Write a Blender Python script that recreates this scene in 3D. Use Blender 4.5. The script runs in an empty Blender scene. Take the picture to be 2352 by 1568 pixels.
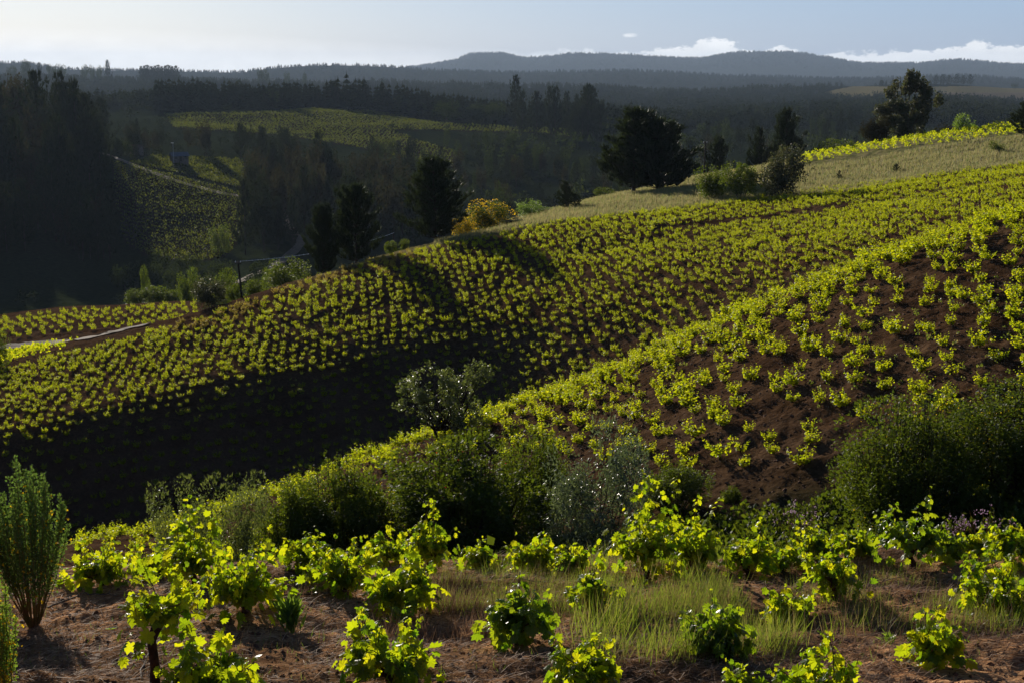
import bpy, math, random
import numpy as np
from mathutils import Vector, Matrix
R = math.radians
rng = np.random.default_rng(7)
random.seed(7)
scn = bpy.context.scene
COL = scn.collection

# ------------------------------------------------------------------ camera
PITCH = R(10.8)
F = 3267.0                      # focal length in units of a 2352 px wide picture
cam_d = bpy.data.cameras.new('camera'); cam = bpy.data.objects.new('camera', cam_d)
COL.objects.link(cam); scn.camera = cam
cam_d.lens = 50.0; cam_d.sensor_width = 36.0
cam_d.clip_start = 0.1; cam_d.clip_end = 60000
cam.location = (0, 0, 0); cam.rotation_euler = (math.pi/2 - PITCH, 0, 0)
scn.render.resolution_x = 1024; scn.render.resolution_y = 682

# ------------------------------------------------------------------ sky, sun, exposure
SUN_EL, SUN_AZ = R(13.5), R(-21)
world = bpy.data.worlds.new('World'); scn.world = world; world.use_nodes = True
wn, wl = world.node_tree.nodes, world.node_tree.links
wn.clear()
sky = wn.new('ShaderNodeTexSky'); sky.sky_type = 'NISHITA'; sky.sun_disc = False
sky.sun_elevation = SUN_EL; sky.sun_rotation = SUN_AZ
sky.altitude = 300; sky.air_density = 1.0; sky.dust_density = 0.7; sky.ozone_density = 3.0
bg = wn.new('ShaderNodeBackground'); bg.inputs['Strength'].default_value = 0.06
out = wn.new('ShaderNodeOutputWorld')
hs = wn.new('ShaderNodeHueSaturation'); hs.inputs['Saturation'].default_value = 1.0
wl.new(sky.outputs[0], hs.inputs['Color'])
# cumulus bank low over the hills, placed by sky direction
tc = wn.new('ShaderNodeTexCoord')
sep = wn.new('ShaderNodeSeparateXYZ'); wl.new(tc.outputs['Generated'], sep.inputs[0])
def wm(op, a, b=None, c=None, clamp=False):
    n = wn.new('ShaderNodeMath'); n.operation = op; n.use_clamp = clamp
    for i, q in enumerate((a, b, c)):
        if q is None: continue
        if isinstance(q, (int, float)): n.inputs[i].default_value = q
        else: wl.new(q, n.inputs[i])
    return n.outputs[0]
# tone curve on the sky evens the sun glow; overhead dimmed to cut ambient
sc_ = wn.new('ShaderNodeSeparateColor'); wl.new(hs.outputs[0], sc_.inputs[0]); cb_ = wn.new('ShaderNodeCombineColor')
fade = wm('SUBTRACT', 1.0, wm('MULTIPLY', wm('MULTIPLY', wm('SUBTRACT', sep.outputs['Z'], 0.07), 2.2, clamp=True), 0.78))
for i_, (a_, x_, p_) in enumerate(((.86, 2.21, .52), (.86, 1.71, .44), (.82, .97, .27))):
    t_ = wm('MULTIPLY', wm('POWER', wm('MULTIPLY', sc_.outputs[i_], .06/x_), p_), a_/.06)
    wl.new(wm('MULTIPLY', t_, fade), cb_.inputs[i_])
mp = wn.new('ShaderNodeMapping'); mp.inputs['Scale'].default_value = (1, 1, 2.1)
wl.new(tc.outputs['Generated'], mp.inputs[0])
nz = wn.new('ShaderNodeTexNoise'); nz.inputs['Scale'].default_value = 42; nz.inputs['Detail'].default_value = 9
nz.inputs['Roughness'].default_value = 0.62; wl.new(mp.outputs[0], nz.inputs[0])
xy = wm('DIVIDE', sep.outputs['X'], sep.outputs['Y'])
cr = wn.new('ShaderNodeValToRGB')                      # cloud top height against bearing
wl.new(wm('MULTIPLY_ADD', xy, 1.25, 0.5), cr.inputs[0])
e = cr.color_ramp.elements
pts = [(0.0, .030), (0.20, .027), (0.38, .0195), (0.50, .0135), (0.57, .0125), (0.61, .012), (0.645, .0165), (0.665, .0215), (0.69, .0175), (0.73, .0150), (0.765, .0115), (0.80, .0105), (0.85, .0135), (0.885, .0170), (0.93, .0155), (1.0, .0145)]
e[0].position = pts[0][0]; e[0].color = (pts[0][1]*30,)*3 + (1,)
e[1].position = pts[-1][0]; e[1].color = (pts[-1][1]*30,)*3 + (1,)
for p, h in pts[1:-1]:
    q = e.new(p); q.color = (h*30,)*3 + (1,)
top = wm('DIVIDE', cr.outputs[0], 30.0)
crisp = wm('MULTIPLY_ADD', xy, 8.0, 0.25, clamp=True)     # soft veil towards the sun, crisp cumulus to the right
topn = wm('ADD', top, wm('MULTIPLY', wm('SUBTRACT', nz.outputs[0], 0.5), wm('MULTIPLY_ADD', crisp, 0.030, 0.004)))
mask = wm('MULTIPLY', wm('SUBTRACT', topn, sep.outputs['Z']), wm('MULTIPLY_ADD', crisp, 380, 55), clamp=True)
# one small detached puff
du = wm('MULTIPLY', wm('SUBTRACT', xy, 0.0815), 110); dv = wm('MULTIPLY', wm('SUBTRACT', sep.outputs['Z'], 0.0232), 420)
rr = wm('ADD', wm('MULTIPLY', du, du), wm('MULTIPLY', dv, dv))
puff = wm('MULTIPLY', wm('SUBTRACT', wm('ADD', 0.5, wm('MULTIPLY', wm('SUBTRACT', nz.outputs[0], 0.5), 3.0)), rr), 1.2, clamp=True)
mask2 = wm('MAXIMUM', mask, puff)
nz2 = wn.new('ShaderNodeTexNoise'); nz2.inputs['Scale'].default_value = 60; nz2.inputs['Detail'].default_value = 5
wl.new(mp.outputs[0], nz2.inputs[0])
cc = wn.new('ShaderNodeMix'); cc.data_type = 'RGBA'
wl.new(nz2.outputs[0], cc.inputs['Factor'])
cc.inputs['A'].default_value = (14.5, 14.6, 14.8, 1); cc.inputs['B'].default_value = (19, 19, 19, 1)
mixc = wn.new('ShaderNodeMix'); mixc.data_type = 'RGBA'
wl.new(wm('MULTIPLY', mask2, 0.85), mixc.inputs['Factor']); wl.new(cb_.outputs[0], mixc.inputs['A']); wl.new(cc.outputs['Result'], mixc.inputs['B'])
wl.new(mixc.outputs['Result'], bg.inputs['Color']); wl.new(bg.outputs[0], out.inputs[0])

sd = bpy.data.lights.new('sun', 'SUN'); sd.energy = 5.0; sd.angle = R(0.5); sd.color = (1.0, 0.91, 0.78)
sun = bpy.data.objects.new('sun', sd); COL.objects.link(sun)
S = Vector((math.sin(SUN_AZ)*math.cos(SUN_EL), math.cos(SUN_AZ)*math.cos(SUN_EL), math.sin(SUN_EL)))
sun.rotation_euler = (-S).to_track_quat('-Z', 'Y').to_euler()
vs = scn.view_settings; vs.view_transform = 'Standard'; vs.look = 'None'; vs.gamma = 1; vs.use_curve_mapping = False
vs.exposure = 0.2
HAZE = 4.6e-5
scn.cycles.sample_clamp_direct = 5
scn.cycles.volume_bounces = 0
scn.cycles.max_bounces = 6; scn.cycles.transparent_max_bounces = 4

# ------------------------------------------------------------------ projection
CP, SP = math.cos(PITCH), math.sin(PITCH)
def uv2xz(u, v, y):
    xc = (u-1176)/F; yc = (784-v)/F
    k = y/(CP + yc*SP)
    return xc*k, (yc*CP - SP)*k
def xyz2uv(x, y, z):
    dep = y*CP - z*SP; up = y*SP + z*CP
    return 1176 + F*x/dep, 784 - F*up/dep

# ------------------------------------------------------------------ noise
_perm = np.random.default_rng(3).random((256, 256))
def vnoise(x, y):
    xi = np.floor(x).astype(int); yi = np.floor(y).astype(int)
    fx = x-xi; fy = y-yi; fx = fx*fx*(3-2*fx); fy = fy*fy*(3-2*fy)
    a = _perm[xi & 255, yi & 255]; b = _perm[(xi+1) & 255, yi & 255]
    c = _perm[xi & 255, (yi+1) & 255]; d = _perm[(xi+1) & 255, (yi+1) & 255]
    return (a*(1-fx)+b*fx)*(1-fy) + (c*(1-fx)+d*fx)*fy - 0.5
def fbm(x, y, o=4, g=0.5):
    r = 0; a = 1.0
    for i in range(o):
        r = r + a*vnoise(x*2**i + 17*i, y*2**i + 31*i); a *= g
    return r

# ------------------------------------------------------------------ terrain: curves of (u, v, distance)
KN = [
 [(-300,1568,9.4),(600,1568,9.4),(1400,1568,9.2),(2352,1568,9.4)],
 [(-300,1335,14.5),(200,1335,14.5),(700,1292,15.5),(1400,1296,15.5),(1750,1300,15.5),(2050,1262,16),(2352,1275,15.5),(2700,1275,15.5)],
 [(-300,1420,24),(400,1410,24),(1100,1430,24),(1700,1430,24),(2352,1400,23),(2700,1390,23)],
 [(-300,1330,42),(250,1295,40),(700,1290,38),(1100,1285,35),(1500,1285,34),(1900,1265,33),(2352,1200,30),(2700,1150,30)],
 [(-300,1330,66),(0,1275,66),(350,1216,65),(620,1128,64),(900,1030,63),(1150,955,62),(1400,872,60),(1700,735,59),(2000,612,58),(2200,545,58),(2352,505,58),(2700,420,58)],
 [(-300,1330,78),(0,1262,79),(400,1212,82),(800,1080,87),(1200,955,91),(1600,805,88),(2000,628,84),(2352,520,82),(2700,440,82)],
 [(-300,1025,90),(0,972,91),(400,884,96),(800,786,104),(1200,715,108),(1600,635,103),(2000,530,100),(2352,450,98),(2700,380,98)],
 [(-300,905,108),(0,852,109),(200,805,111),(450,735,116),(700,650,123),(900,590,130),(1100,548,135),(1250,518,138),(1400,500,140),(1600,475,143),(1800,447,145),(2000,425,145),(2200,398,142),(2352,380,140),(2700,330,138)],
 [(-300,850,146),(0,815,147),(200,792,148),(450,762,148),(700,662,140),(900,584,148),(1100,536,154),(1250,492,165),(1400,455,178),(1600,412,185),(1700,395,187),(1850,362,190),(2000,338,190),(2200,305,190),(2352,288,190),(2700,240,190)],
 [(-300,790,172),(0,745,174),(200,720,176),(440,704,180),(700,725,200),(900,665,215),(1250,572,225),(1600,505,240),(2000,445,250),(2352,400,255),(2700,350,255)],
 [(-300,722,320),(0,722,320),(400,718,320),(800,690,320),(1200,610,340),(1600,565,360),(2000,500,380),(2352,450,390),(2700,430,390)],
 [(-300,540,430),(0,545,430),(300,590,430),(600,575,430),(800,560,440),(1200,540,460),(1600,475,490),(2000,420,540),(2352,385,580),(2700,380,580)],
 [(-300,330,560),(0,335,560),(250,366,560),(550,432,540),(800,450,540),(1200,430,600),(1600,380,660),(2000,345,740),(2352,325,800),(2700,320,800)],
 [(-300,318,640),(0,322,640),(300,350,640),(550,358,640),(800,380,640),(1050,390,660),(1300,365,700),(1600,340,800),(2000,305,960),(2352,290,1000),(2700,290,1000)],
 [(-300,290,760),(0,295,760),(400,308,760),(700,318,760),(900,312,780),(1200,320,800),(1600,315,900),(2000,285,1100),(2352,272,1200),(2700,270,1200)],
 [(-300,262,900),(400,263,900),(700,262,900),(1000,282,900),(1220,297,900),(1600,295,1050),(2000,268,1300),(2352,258,1450),(2700,255,1450)],
 [(-300,250,1050),(400,247,1050),(700,243,1050),(1000,272,1050),(1220,292,1080),(1600,285,1250),(2000,252,1550),(2352,243,1700),(2700,240,1700)],
 [(-300,262,1350),(400,268,1350),(800,275,1350),(1200,288,1400),(1600,268,1550),(2000,240,1900),(2352,232,2050),(2700,230,2050)],
 [(-300,222,1900),(400,226,1900),(800,238,1900),(1200,245,1900),(1600,240,2100),(1900,222,2300),(2000,212,2400),(2352,208,2600),(2700,205,2600)],
 [(-300,186,2600),(100,182,2600),(400,192,2600),(800,196,2600),(1200,205,2600),(1600,216,2600),(1900,198,2900),(2100,196,2900),(2352,199,3000),(2700,195,3000)],
 [(-300,215,3600),(800,215,3600),(1600,222,3600),(2352,212,3700),(2700,200,3700)],
 [(-300,150,5200),(50,146,5200),(130,158,5200),(350,165,5200),(520,168,5200),(640,156,5200),(760,150,5200),(900,156,5200),(1050,164,5200),(1200,168,5200),(1450,166,5200),(1700,176,5200),(2000,182,5200),(2200,176,5200),(2352,180,5200),(2700,175,5200)],
 [(-300,180,7500),(1000,180,7500),(2352,178,7500),(2700,178,7500)],
 [(-300,178,10500),(600,176,10500),(880,164,10500),(960,152,10500),(1040,140,10500),(1090,124,10500),(1150,123,10500),(1210,134,10500),(1260,131,10500),(1320,124,10500),(1450,128,10500),(1600,135,10500),(1690,122,10500),(1800,120,10500),(1880,129,10500),(1990,145,10500),(2100,147,10500),(2190,139,10500),(2352,147,10500),(2700,150,10500)],
 [(-300,190,14000),(2700,190,14000)],
]
def pslopes(x, y):
    h = np.diff(x, axis=-1); dl = np.diff(y, axis=-1)/h
    m = np.zeros_like(y)
    w1 = 2*h[..., 1:]+h[..., :-1]; w2 = h[..., 1:]+2*h[..., :-1]
    a, b = dl[..., :-1], dl[..., 1:]
    ok = (a*b) > 0
    aa = np.where(ok, a, 1); bb = np.where(ok, b, 1)
    m[..., 1:-1] = np.where(ok, (w1+w2)/(w1/aa+w2/bb), 0)
    m[..., 0] = dl[..., 0]; m[..., -1] = dl[..., -1]
    return m
def peval(x, y, m, q):
    i = np.clip(np.searchsorted(x, q)-1, 0, len(x)-2)
    h = x[i+1]-x[i]; t = np.clip((q-x[i])/h, 0, 1)
    return ((1+2*t)*(1-t)**2*y[i] + t*(1-t)**2*h*m[i] + t*t*(3-2*t)*y[i+1] + t*t*(t-1)*h*m[i+1])
S_ = np.concatenate([np.linspace(-1.7, -0.44, 50)[:-1], np.linspace(-0.44, 0.44, 560), np.linspace(0.44, 1.7, 50)[1:]])
Y_ = np.concatenate([np.arange(-6, 6, .5), np.arange(6, 18, .055), np.arange(18, 60, .22), np.arange(60, 250, .6), 250*1.0135**np.arange(0, 301)])
NS, NY = len(S_), len(Y_)
kd, kz = [], []
for c in KN:
    s, d, z = [], [], []
    for u, v, y in c:
        x, zz = uv2xz(u, v, y)
        s.append(x/(y+8)); d.append(y); z.append(zz)
    s, d, z = map(np.array, (s, d, z))
    kd.append(peval(s, d, pslopes(s, d), S_)); kz.append(peval(s, z, pslopes(s, z), S_))
kd = np.stack(kd, 1); kz = np.stack(kz, 1)
pre_d = np.tile(np.array([-6.5, 1.0, 5.0]), (NS, 1)); pre_z = np.tile(np.array([-2.2, -2.1, -3.2]), (NS, 1))
kd = np.concatenate([pre_d, kd], 1); kz = np.concatenate([pre_z, kz], 1)
ZT = np.zeros((NS, NY))
for i in range(NS):
    m = pslopes(kd[i], kz[i]); ZT[i] = peval(kd[i], kz[i], m, Y_)
SX, YY = np.meshgrid(S_, Y_, indexing='ij')
XX = SX*(YY+8)
def sm(a, b, x):
    t = np.clip((x-a)/(b-a), 0, 1); return t*t*(3-2*t)
near = 1-sm(17, 24, YY)
ZT += near*sm(3, 8, YY)*(0.30*fbm(XX*.45, YY*.8, 4) + 0.05*fbm(XX*4, YY*4, 3) + 0.03*fbm(XX*14, YY*14, 2))
mid = sm(30, 40, YY)*(1-sm(180, 240, YY))
ZT += mid*(0.5*fbm(XX*.09, YY*.09, 3) + 0.20*fbm(XX*1.1, YY*1.1, 4, .6))
far = sm(240, 330, YY)
ZT += far*np.minimum(YY*.0022, 4.5)*2*fbm(XX/np.maximum(60, YY*.06), YY/np.maximum(60, YY*.06), 4)
def ground(x, y):
    x = np.asarray(x, float); y = np.asarray(y, float)
    s = x/(y+8)
    i = np.clip(np.searchsorted(S_, s)-1, 0, NS-2); j = np.clip(np.searchsorted(Y_, y)-1, 0, NY-2)
    a = np.clip((s-S_[i])/(S_[i+1]-S_[i]), 0, 1); b = np.clip((y-Y_[j])/(Y_[j+1]-Y_[j]), 0, 1)
    return (ZT[i, j]*(1-a)+ZT[i+1, j]*a)*(1-b) + (ZT[i, j+1]*(1-a)+ZT[i+1, j+1]*a)*b
def visible(x, y, z, n=70):
    ok = np.ones(len(x), bool)
    for t in np.geomspace(0.07, 0.985, n):
        ok &= ground(x*t, y*t) < z*t + 0.02
    return ok
def hit(u, v, d0=6.0, d1=12000):
    d = d0
    while d < d1:
        x, z = uv2xz(u, v, d)
        if ground(x, d) > z: return d
        d *= 1.003
    return d1

# ------------------------------------------------------------------ materials
def mat(name):
    m = bpy.data.materials.new(name); m.use_nodes = True
    m.node_tree.nodes.clear(); return m, m.node_tree.nodes, m.node_tree.links
def ramp(n, l, fac, stops):
    r = n.new('ShaderNodeValToRGB'); l.new(fac, r.inputs[0]); el = r.color_ramp.elements
    el[0].position = stops[0][0]; el[0].color = (*stops[0][1], 1); el[1].position = stops[-1][0]; el[1].color = (*stops[-1][1], 1)
    for p, c in stops[1:-1]:
        q = el.new(p); q.color = (*c, 1)
    return r.outputs[0]
def leaf_mat(name, cols, trans, tw=0.5, rough=0.45, spec=0.3, tsat=None):
    """cols: surface colours picked per leaf; trans: colours of light passing through the leaf"""
    m, n, l = mat(name)
    g = n.new('ShaderNodeNewGeometry')
    c1 = ramp(n, l, g.outputs['Random Per Island'], [(i/(len(cols)-1), c) for i, c in enumerate(cols)])
    c2 = ramp(n, l, g.outputs['Random Per Island'], [(i/(len(trans)-1), c) for i, c in enumerate(trans)])
    p = n.new('ShaderNodeBsdfPrincipled'); l.new(c1, p.inputs['Base Color'])
    p.inputs['Roughness'].default_value = rough; p.inputs['Specular IOR Level'].default_value = spec
    t = n.new('ShaderNodeBsdfTranslucent'); l.new(c2, t.inputs['Color'])
    mx = n.new('ShaderNodeMixShader'); mx.inputs[0].default_value = tw
    l.new(p.outputs[0], mx.inputs[1]); l.new(t.outputs[0], mx.inputs[2])
    o = n.new('ShaderNodeOutputMaterial'); l.new(mx.outputs[0], o.inputs[0]); return m
def noise_mat(name, stops, scale=3, rough=0.9, bump=0.3, dist=0.05, detail=6, spec=0.1, metal=0):
    m, n, l = mat(name)
    tcn = n.new('ShaderNodeTexCoord'); z = n.new('ShaderNodeTexNoise')
    z.inputs['Scale'].default_value = scale; z.inputs['Detail'].default_value = detail; l.new(tcn.outputs['Object'], z.inputs[0])
    c = ramp(n, l, z.outputs[0], stops)
    p = n.new('ShaderNodeBsdfPrincipled'); l.new(c, p.inputs['Base Color']); p.inputs['Roughness'].default_value = rough
    p.inputs['Specular IOR Level'].default_value = spec; p.inputs['Metallic'].default_value = metal
    b = n.new('ShaderNodeBump'); b.inputs['Strength'].default_value = bump; b.inputs['Distance'].default_value = dist
    l.new(z.outputs[0], b.inputs['Height']); l.new(b.outputs[0], p.inputs['Normal'])
    o = n.new('ShaderNodeOutputMaterial'); l.new(p.outputs[0], o.inputs[0]); return m
M = {}
M['vine'] = leaf_mat('vine_leaf', [(.035,.075,.008),(.05,.10,.010),(.07,.12,.012)], [(.20,.36,.008),(.40,.52,.006),(.58,.66,.008),(.80,.76,.010)], .66, .38, .35)
M['vine_far'] = leaf_mat('vine_leaf_slope', [(.035,.07,.008),(.05,.09,.010),(.07,.11,.012)], [(.36,.46,.006),(.56,.62,.008),(.76,.72,.010)], .68, .45, .25)
M['vine_gold'] = leaf_mat('vine_leaf_golden', [(.07,.075,.015),(.10,.08,.02),(.08,.055,.02)], [(.46,.42,.03),(.52,.40,.06),(.40,.27,.06)], .60, .5, .2)
M['vine_field'] = leaf_mat('vine_leaf_field', [(.03,.055,.008),(.05,.07,.010)], [(.10,.125,.010),(.16,.17,.014)], .42, .6, .1)  # far field leaves; the dim valley shade is put into this colour
M['pine'] = leaf_mat('pine_needle', [(.014,.022,.008),(.022,.032,.011),(.024,.028,.010)], [(.04,.06,.012),(.06,.08,.015)], .2, .6, .2)
M['conifer'] = leaf_mat('conifer_needle', [(.018,.026,.012),(.026,.036,.014),(.032,.034,.016)], [(.03,.045,.012),(.05,.055,.018)], .2, 1, 0)
M['euc'] = leaf_mat('eucalypt_leaf', [(.03,.042,.022),(.04,.05,.026),(.055,.048,.028)], [(.10,.13,.04),(.16,.15,.05)], .3, .55, .15)
M['brown'] = leaf_mat('russet_leaf', [(.024,.024,.012),(.034,.027,.014),(.026,.03,.013)], [(.055,.045,.016),(.055,.055,.018)], .3, 1, 0)
M['olive'] = leaf_mat('glossy_leaf', [(.03,.05,.018),(.04,.06,.024),(.05,.065,.03)], [(.08,.12,.015),(.12,.16,.02)], .25, .24, .9)
M['broom'] = leaf_mat('broom_leaf', [(.028,.05,.010),(.04,.065,.012),(.05,.07,.014)], [(.12,.19,.010),(.22,.26,.012)], .4, .6, .2)
M['valley'] = leaf_mat('valley_leaf', [(.022,.032,.012),(.03,.042,.014),(.04,.045,.018)], [(.05,.075,.012),(.08,.10,.015)], .25, 1, 0)
M['vine_dark'] = leaf_mat('vine_leaf_dark', [(.025,.06,.010),(.04,.08,.014),(.05,.09,.016)], [(.22,.38,.008),(.36,.50,.010),(.56,.62,.012)], .58, .34, .5)  # dark, older leaf tone; on the shaded vine it paints in the shade
M['treeleaf'] = leaf_mat('olive_green_leaf', [(.045,.06,.025),(.06,.08,.035),(.09,.10,.06)], [(.16,.21,.03),(.26,.30,.05)], .38, .4, .5)
M['silver'] = leaf_mat('silvery_leaf', [(.07,.09,.05),(.10,.12,.07),(.13,.15,.09)], [(.14,.20,.06),(.22,.26,.09)], .35, .3, .8)
M['shrub'] = leaf_mat('small_shrub_leaf', [(.04,.075,.02),(.055,.09,.028),(.07,.10,.035)], [(.14,.26,.03),(.22,.32,.05)], .42, .4, .4)
M['fresh'] = leaf_mat('fresh_leaf', [(.05,.10,.02),(.07,.13,.025)], [(.22,.36,.03),(.32,.44,.04)], .5, .4, .4)
M['yellow'] = leaf_mat('yellow_petal', [(.62,.36,.01),(.70,.45,.02)], [(.80,.50,.01),(.85,.60,.02)], .5, .6, .1)
M['mauve'] = leaf_mat('mauve_petal', [(.42,.30,.40),(.52,.40,.48)], [(.40,.26,.38),(.5,.34,.45)], .5, .6, .1)
M['red'] = leaf_mat('red_petal', [(.6,.02,.02),(.5,.02,.02)], [(.8,.03,.03),(.7,.03,.03)], .5, .6, .1)
M['grass'] = leaf_mat('green_grass', [(.06,.10,.015),(.08,.12,.02),(.10,.12,.03),(.16,.13,.06)], [(.22,.34,.02),(.30,.40,.03),(.34,.38,.04),(.40,.32,.10)], .5, .4, .4)
M['dry'] = leaf_mat('dry_straw', [(.14,.07,.04),(.28,.16,.09),(.52,.35,.22)], [(.18,.10,.05),(.36,.23,.13)], .25, .7, .15)
M['drygrass'] = leaf_mat('dry_grass', [(.17,.16,.06),(.26,.21,.10),(.09,.13,.035)], [(.38,.36,.12),(.52,.42,.20),(.22,.32,.06)], .45, .6, .2)
M['bark'] = noise_mat('bark', [(.3,(.02,.014,.010)),(.7,(.07,.05,.035))], 9, .9, .8, .03)
M['vinewood'] = noise_mat('vine_wood', [(.3,(.025,.013,.010)),(.7,(.10,.05,.035))], 30, .9, .9, .02)
M['cane'] = noise_mat('green_cane', [(.3,(.12,.13,.03)),(.7,(.16,.07,.03))], 12, .6, .1, .01)
M['twig'] = noise_mat('grey_twig', [(.3,(.07,.05,.04)),(.7,(.22,.17,.13))], 20, .8, .4, .01)
M['pole'] = noise_mat('weathered_wood', [(.3,(.02,.015,.012)),(.7,(.05,.04,.03))], 6, .9, .3, .02)
M['wire'] = noise_mat('steel_wire', [(.3,(.5,.5,.5)),(.7,(.7,.7,.7))], 6, .35, 0, .02, metal=1, spec=.5)
M['white'] = noise_mat('pale_wall', [(.3,(.10,.075,.06)),(.7,(.20,.15,.12))], 1.5, .8, .1, .02)
M['roof'] = noise_mat('metal_roof', [(.3,(.05,.06,.075)),(.7,(.08,.09,.11))], 1.5, .25, .05, .02, spec=.8)
M['rooftile'] = noise_mat('brown_roof', [(.3,(.08,.05,.04)),(.7,(.13,.08,.06))], 2, .7, .2, .03)
M['dark'] = noise_mat('dark_glass', [(.3,(.01,.01,.012)),(.7,(.02,.02,.022))], 1, .15, 0, .02, spec=.6)
M['whitemetal'] = noise_mat('white_metal', [(.3,(.7,.7,.7)),(.7,(.8,.8,.8))], 2, .3, 0, .02, spec=.6)
M['road'] = noise_mat('dirt_track', [(.3,(.10,.075,.055)),(.7,(.24,.18,.13))], 1.5, .95, .3, .05)
M['stone'] = noise_mat('pale_stone', [(.3,(.3,.26,.22)),(.7,(.5,.45,.4))], 8, .8, .5, .02)

# terrain: zone weights are stored per vertex (soil, dry grass, scrub, field, forest floor)
def terrain_mat():
    m, n, l = mat('terrain')
    tcn = n.new('ShaderNodeTexCoord')
    def nz(sc, det=8, ro=.6):
        z = n.new('ShaderNodeTexNoise'); z.inputs['Scale'].default_value = sc; z.inputs['Detail'].default_value = det
        z.inputs['Roughness'].default_value = ro; l.new(tcn.outputs['Object'], z.inputs[0]); return z.outputs[0]
    def mix(a, b, f):
        x = n.new('ShaderNodeMix'); x.data_type = 'RGBA'; l.new(f, x.inputs['Factor']); l.new(a, x.inputs['A']); l.new(b, x.inputs['B']); return x.outputs['Result']
    at = n.new('ShaderNodeAttribute'); at.attribute_name = 'zone'
    sx = n.new('ShaderNodeSeparateColor'); l.new(at.outputs['Color'], sx.inputs[0])
    at2 = n.new('ShaderNodeAttribute'); at2.attribute_name = 'zone2'
    sx2 = n.new('ShaderNodeSeparateColor'); l.new(at2.outputs['Color'], sx2.inputs[0])
    fine = nz(5.5); mid_ = nz(.9); big = nz(.05); grit = nz(45, 4)
    mp = n.new('ShaderNodeMapping'); mp.inputs['Scale'].default_value = (1.0, 6.0, 1.0); mp.inputs['Rotation'].default_value = (0, 0, .3)
    l.new(tcn.outputs['Object'], mp.inputs[0])
    st = n.new('ShaderNodeTexNoise'); st.inputs['Scale'].default_value = 14; st.inputs['Detail'].default_value = 6; st.inputs['Distortion'].default_value = 1.2
    l.new(mp.outputs[0], st.inputs[0])
    soil = ramp(n, l, fine, [(.3,(.034,.019,.010)),(.5,(.066,.036,.019)),(.72,(.108,.060,.032))])
    soil2 = ramp(n, l, fine, [(.3,(.055,.032,.018)),(.5,(.095,.056,.031)),(.72,(.145,.09,.05))]); patch = ramp(n, l, nz(.22, 7, .65), [(.42,(0,0,0)),(.62,(1,1,1))]); soil = mix(soil, soil2, patch)
    straw = ramp(n, l, st.outputs[0], [(.32,(.17,.075,.034)),(.48,(.40,.20,.095)),(.66,(.68,.43,.23))])
    dryg = ramp(n, l, mid_, [(.3,(.10,.13,.035)),(.5,(.22,.20,.08)),(.7,(.36,.29,.15))])
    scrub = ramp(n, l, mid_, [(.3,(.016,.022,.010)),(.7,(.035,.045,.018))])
    field = ramp(n, l, fine, [(.3,(.022,.016,.012)),(.6,(.034,.028,.014)),(.75,(.045,.045,.016))])  # field soil darkened, valley shade painted into its colour
    forest = ramp(n, l, big, [(.3,(.014,.018,.012)),(.7,(.03,.035,.02))])
    c = mix(soil, straw, sx.outputs[0]); c = mix(c, dryg, sx.outputs[1]); c = mix(c, scrub, sx.outputs[2])
    c = mix(c, field, sx2.outputs[0]); c = mix(c, forest, sx2.outputs[1])
    tan = ramp(n, l, mid_, [(.3,(.14,.11,.07)),(.7,(.20,.15,.10))]); c = mix(c, tan, sx2.outputs[2])
    p = n.new('ShaderNodeBsdfDiffuse'); l.new(c, p.inputs['Color']); p.inputs['Roughness'].default_value = 0
    b = n.new('ShaderNodeBump'); b.inputs['Strength'].default_value = .7; b.inputs['Distance'].default_value = .06; l.new(fine, b.inputs['Height'])
    b2 = n.new('ShaderNodeBump'); b2.inputs['Strength'].default_value = .6; b2.inputs['Distance'].default_value = .015; l.new(grit, b2.inputs['Height']); l.new(b.outputs[0], b2.inputs['Normal'])
    b3 = n.new('ShaderNodeBump'); b3.inputs['Strength'].default_value = .5; b3.inputs['Distance'].default_value = .4; l.new(mid_, b3.inputs['Height']); l.new(b2.outputs[0], b3.inputs['Normal'])
    l.new(b3.outputs[0], p.inputs['Normal'])
    o = n.new('ShaderNodeOutputMaterial'); l.new(p.outputs[0], o.inputs[0]); return m
M['terrain'] = terrain_mat()

# ------------------------------------------------------------------ mesh helpers
def mesh_np(name, verts, tris, mats, mi=None, smooth=False):
    me = bpy.data.meshes.new(name)
    verts = np.ascontiguousarray(verts, np.float32); tris = np.ascontiguousarray(tris, np.int32)
    k = tris.shape[1]
    me.vertices.add(len(verts)); me.vertices.foreach_set('co', verts.ravel())
    me.loops.add(tris.size); me.loops.foreach_set('vertex_index', tris.ravel())
    me.polygons.add(len(tris)); me.polygons.foreach_set('loop_start', np.arange(0, tris.size, k, dtype=np.int32))
    for m in mats: me.materials.append(m)
    if mi is not None: me.polygons.foreach_set('material_index', np.ascontiguousarray(mi, np.int32))
    me.polygons.foreach_set('use_smooth', np.full(len(tris), smooth))
    me.update(calc_edges=True); return me
def ob(name, me, parent=None):
    o = bpy.data.objects.new(name, me); COL.objects.link(o)
    if parent: o.parent = parent
    return o
def tag(o, label=None, cat=None, group=None, kind=None):
    if label: o['label'] = label
    if cat: o['category'] = cat
    if group: o['group'] = group
    if kind: o['kind'] = kind
    return o
def empty(name, loc=(0, 0, 0)):
    o = bpy.data.objects.new(name, None); COL.objects.link(o); o.location = loc; o.empty_display_size = .2; return o
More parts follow.
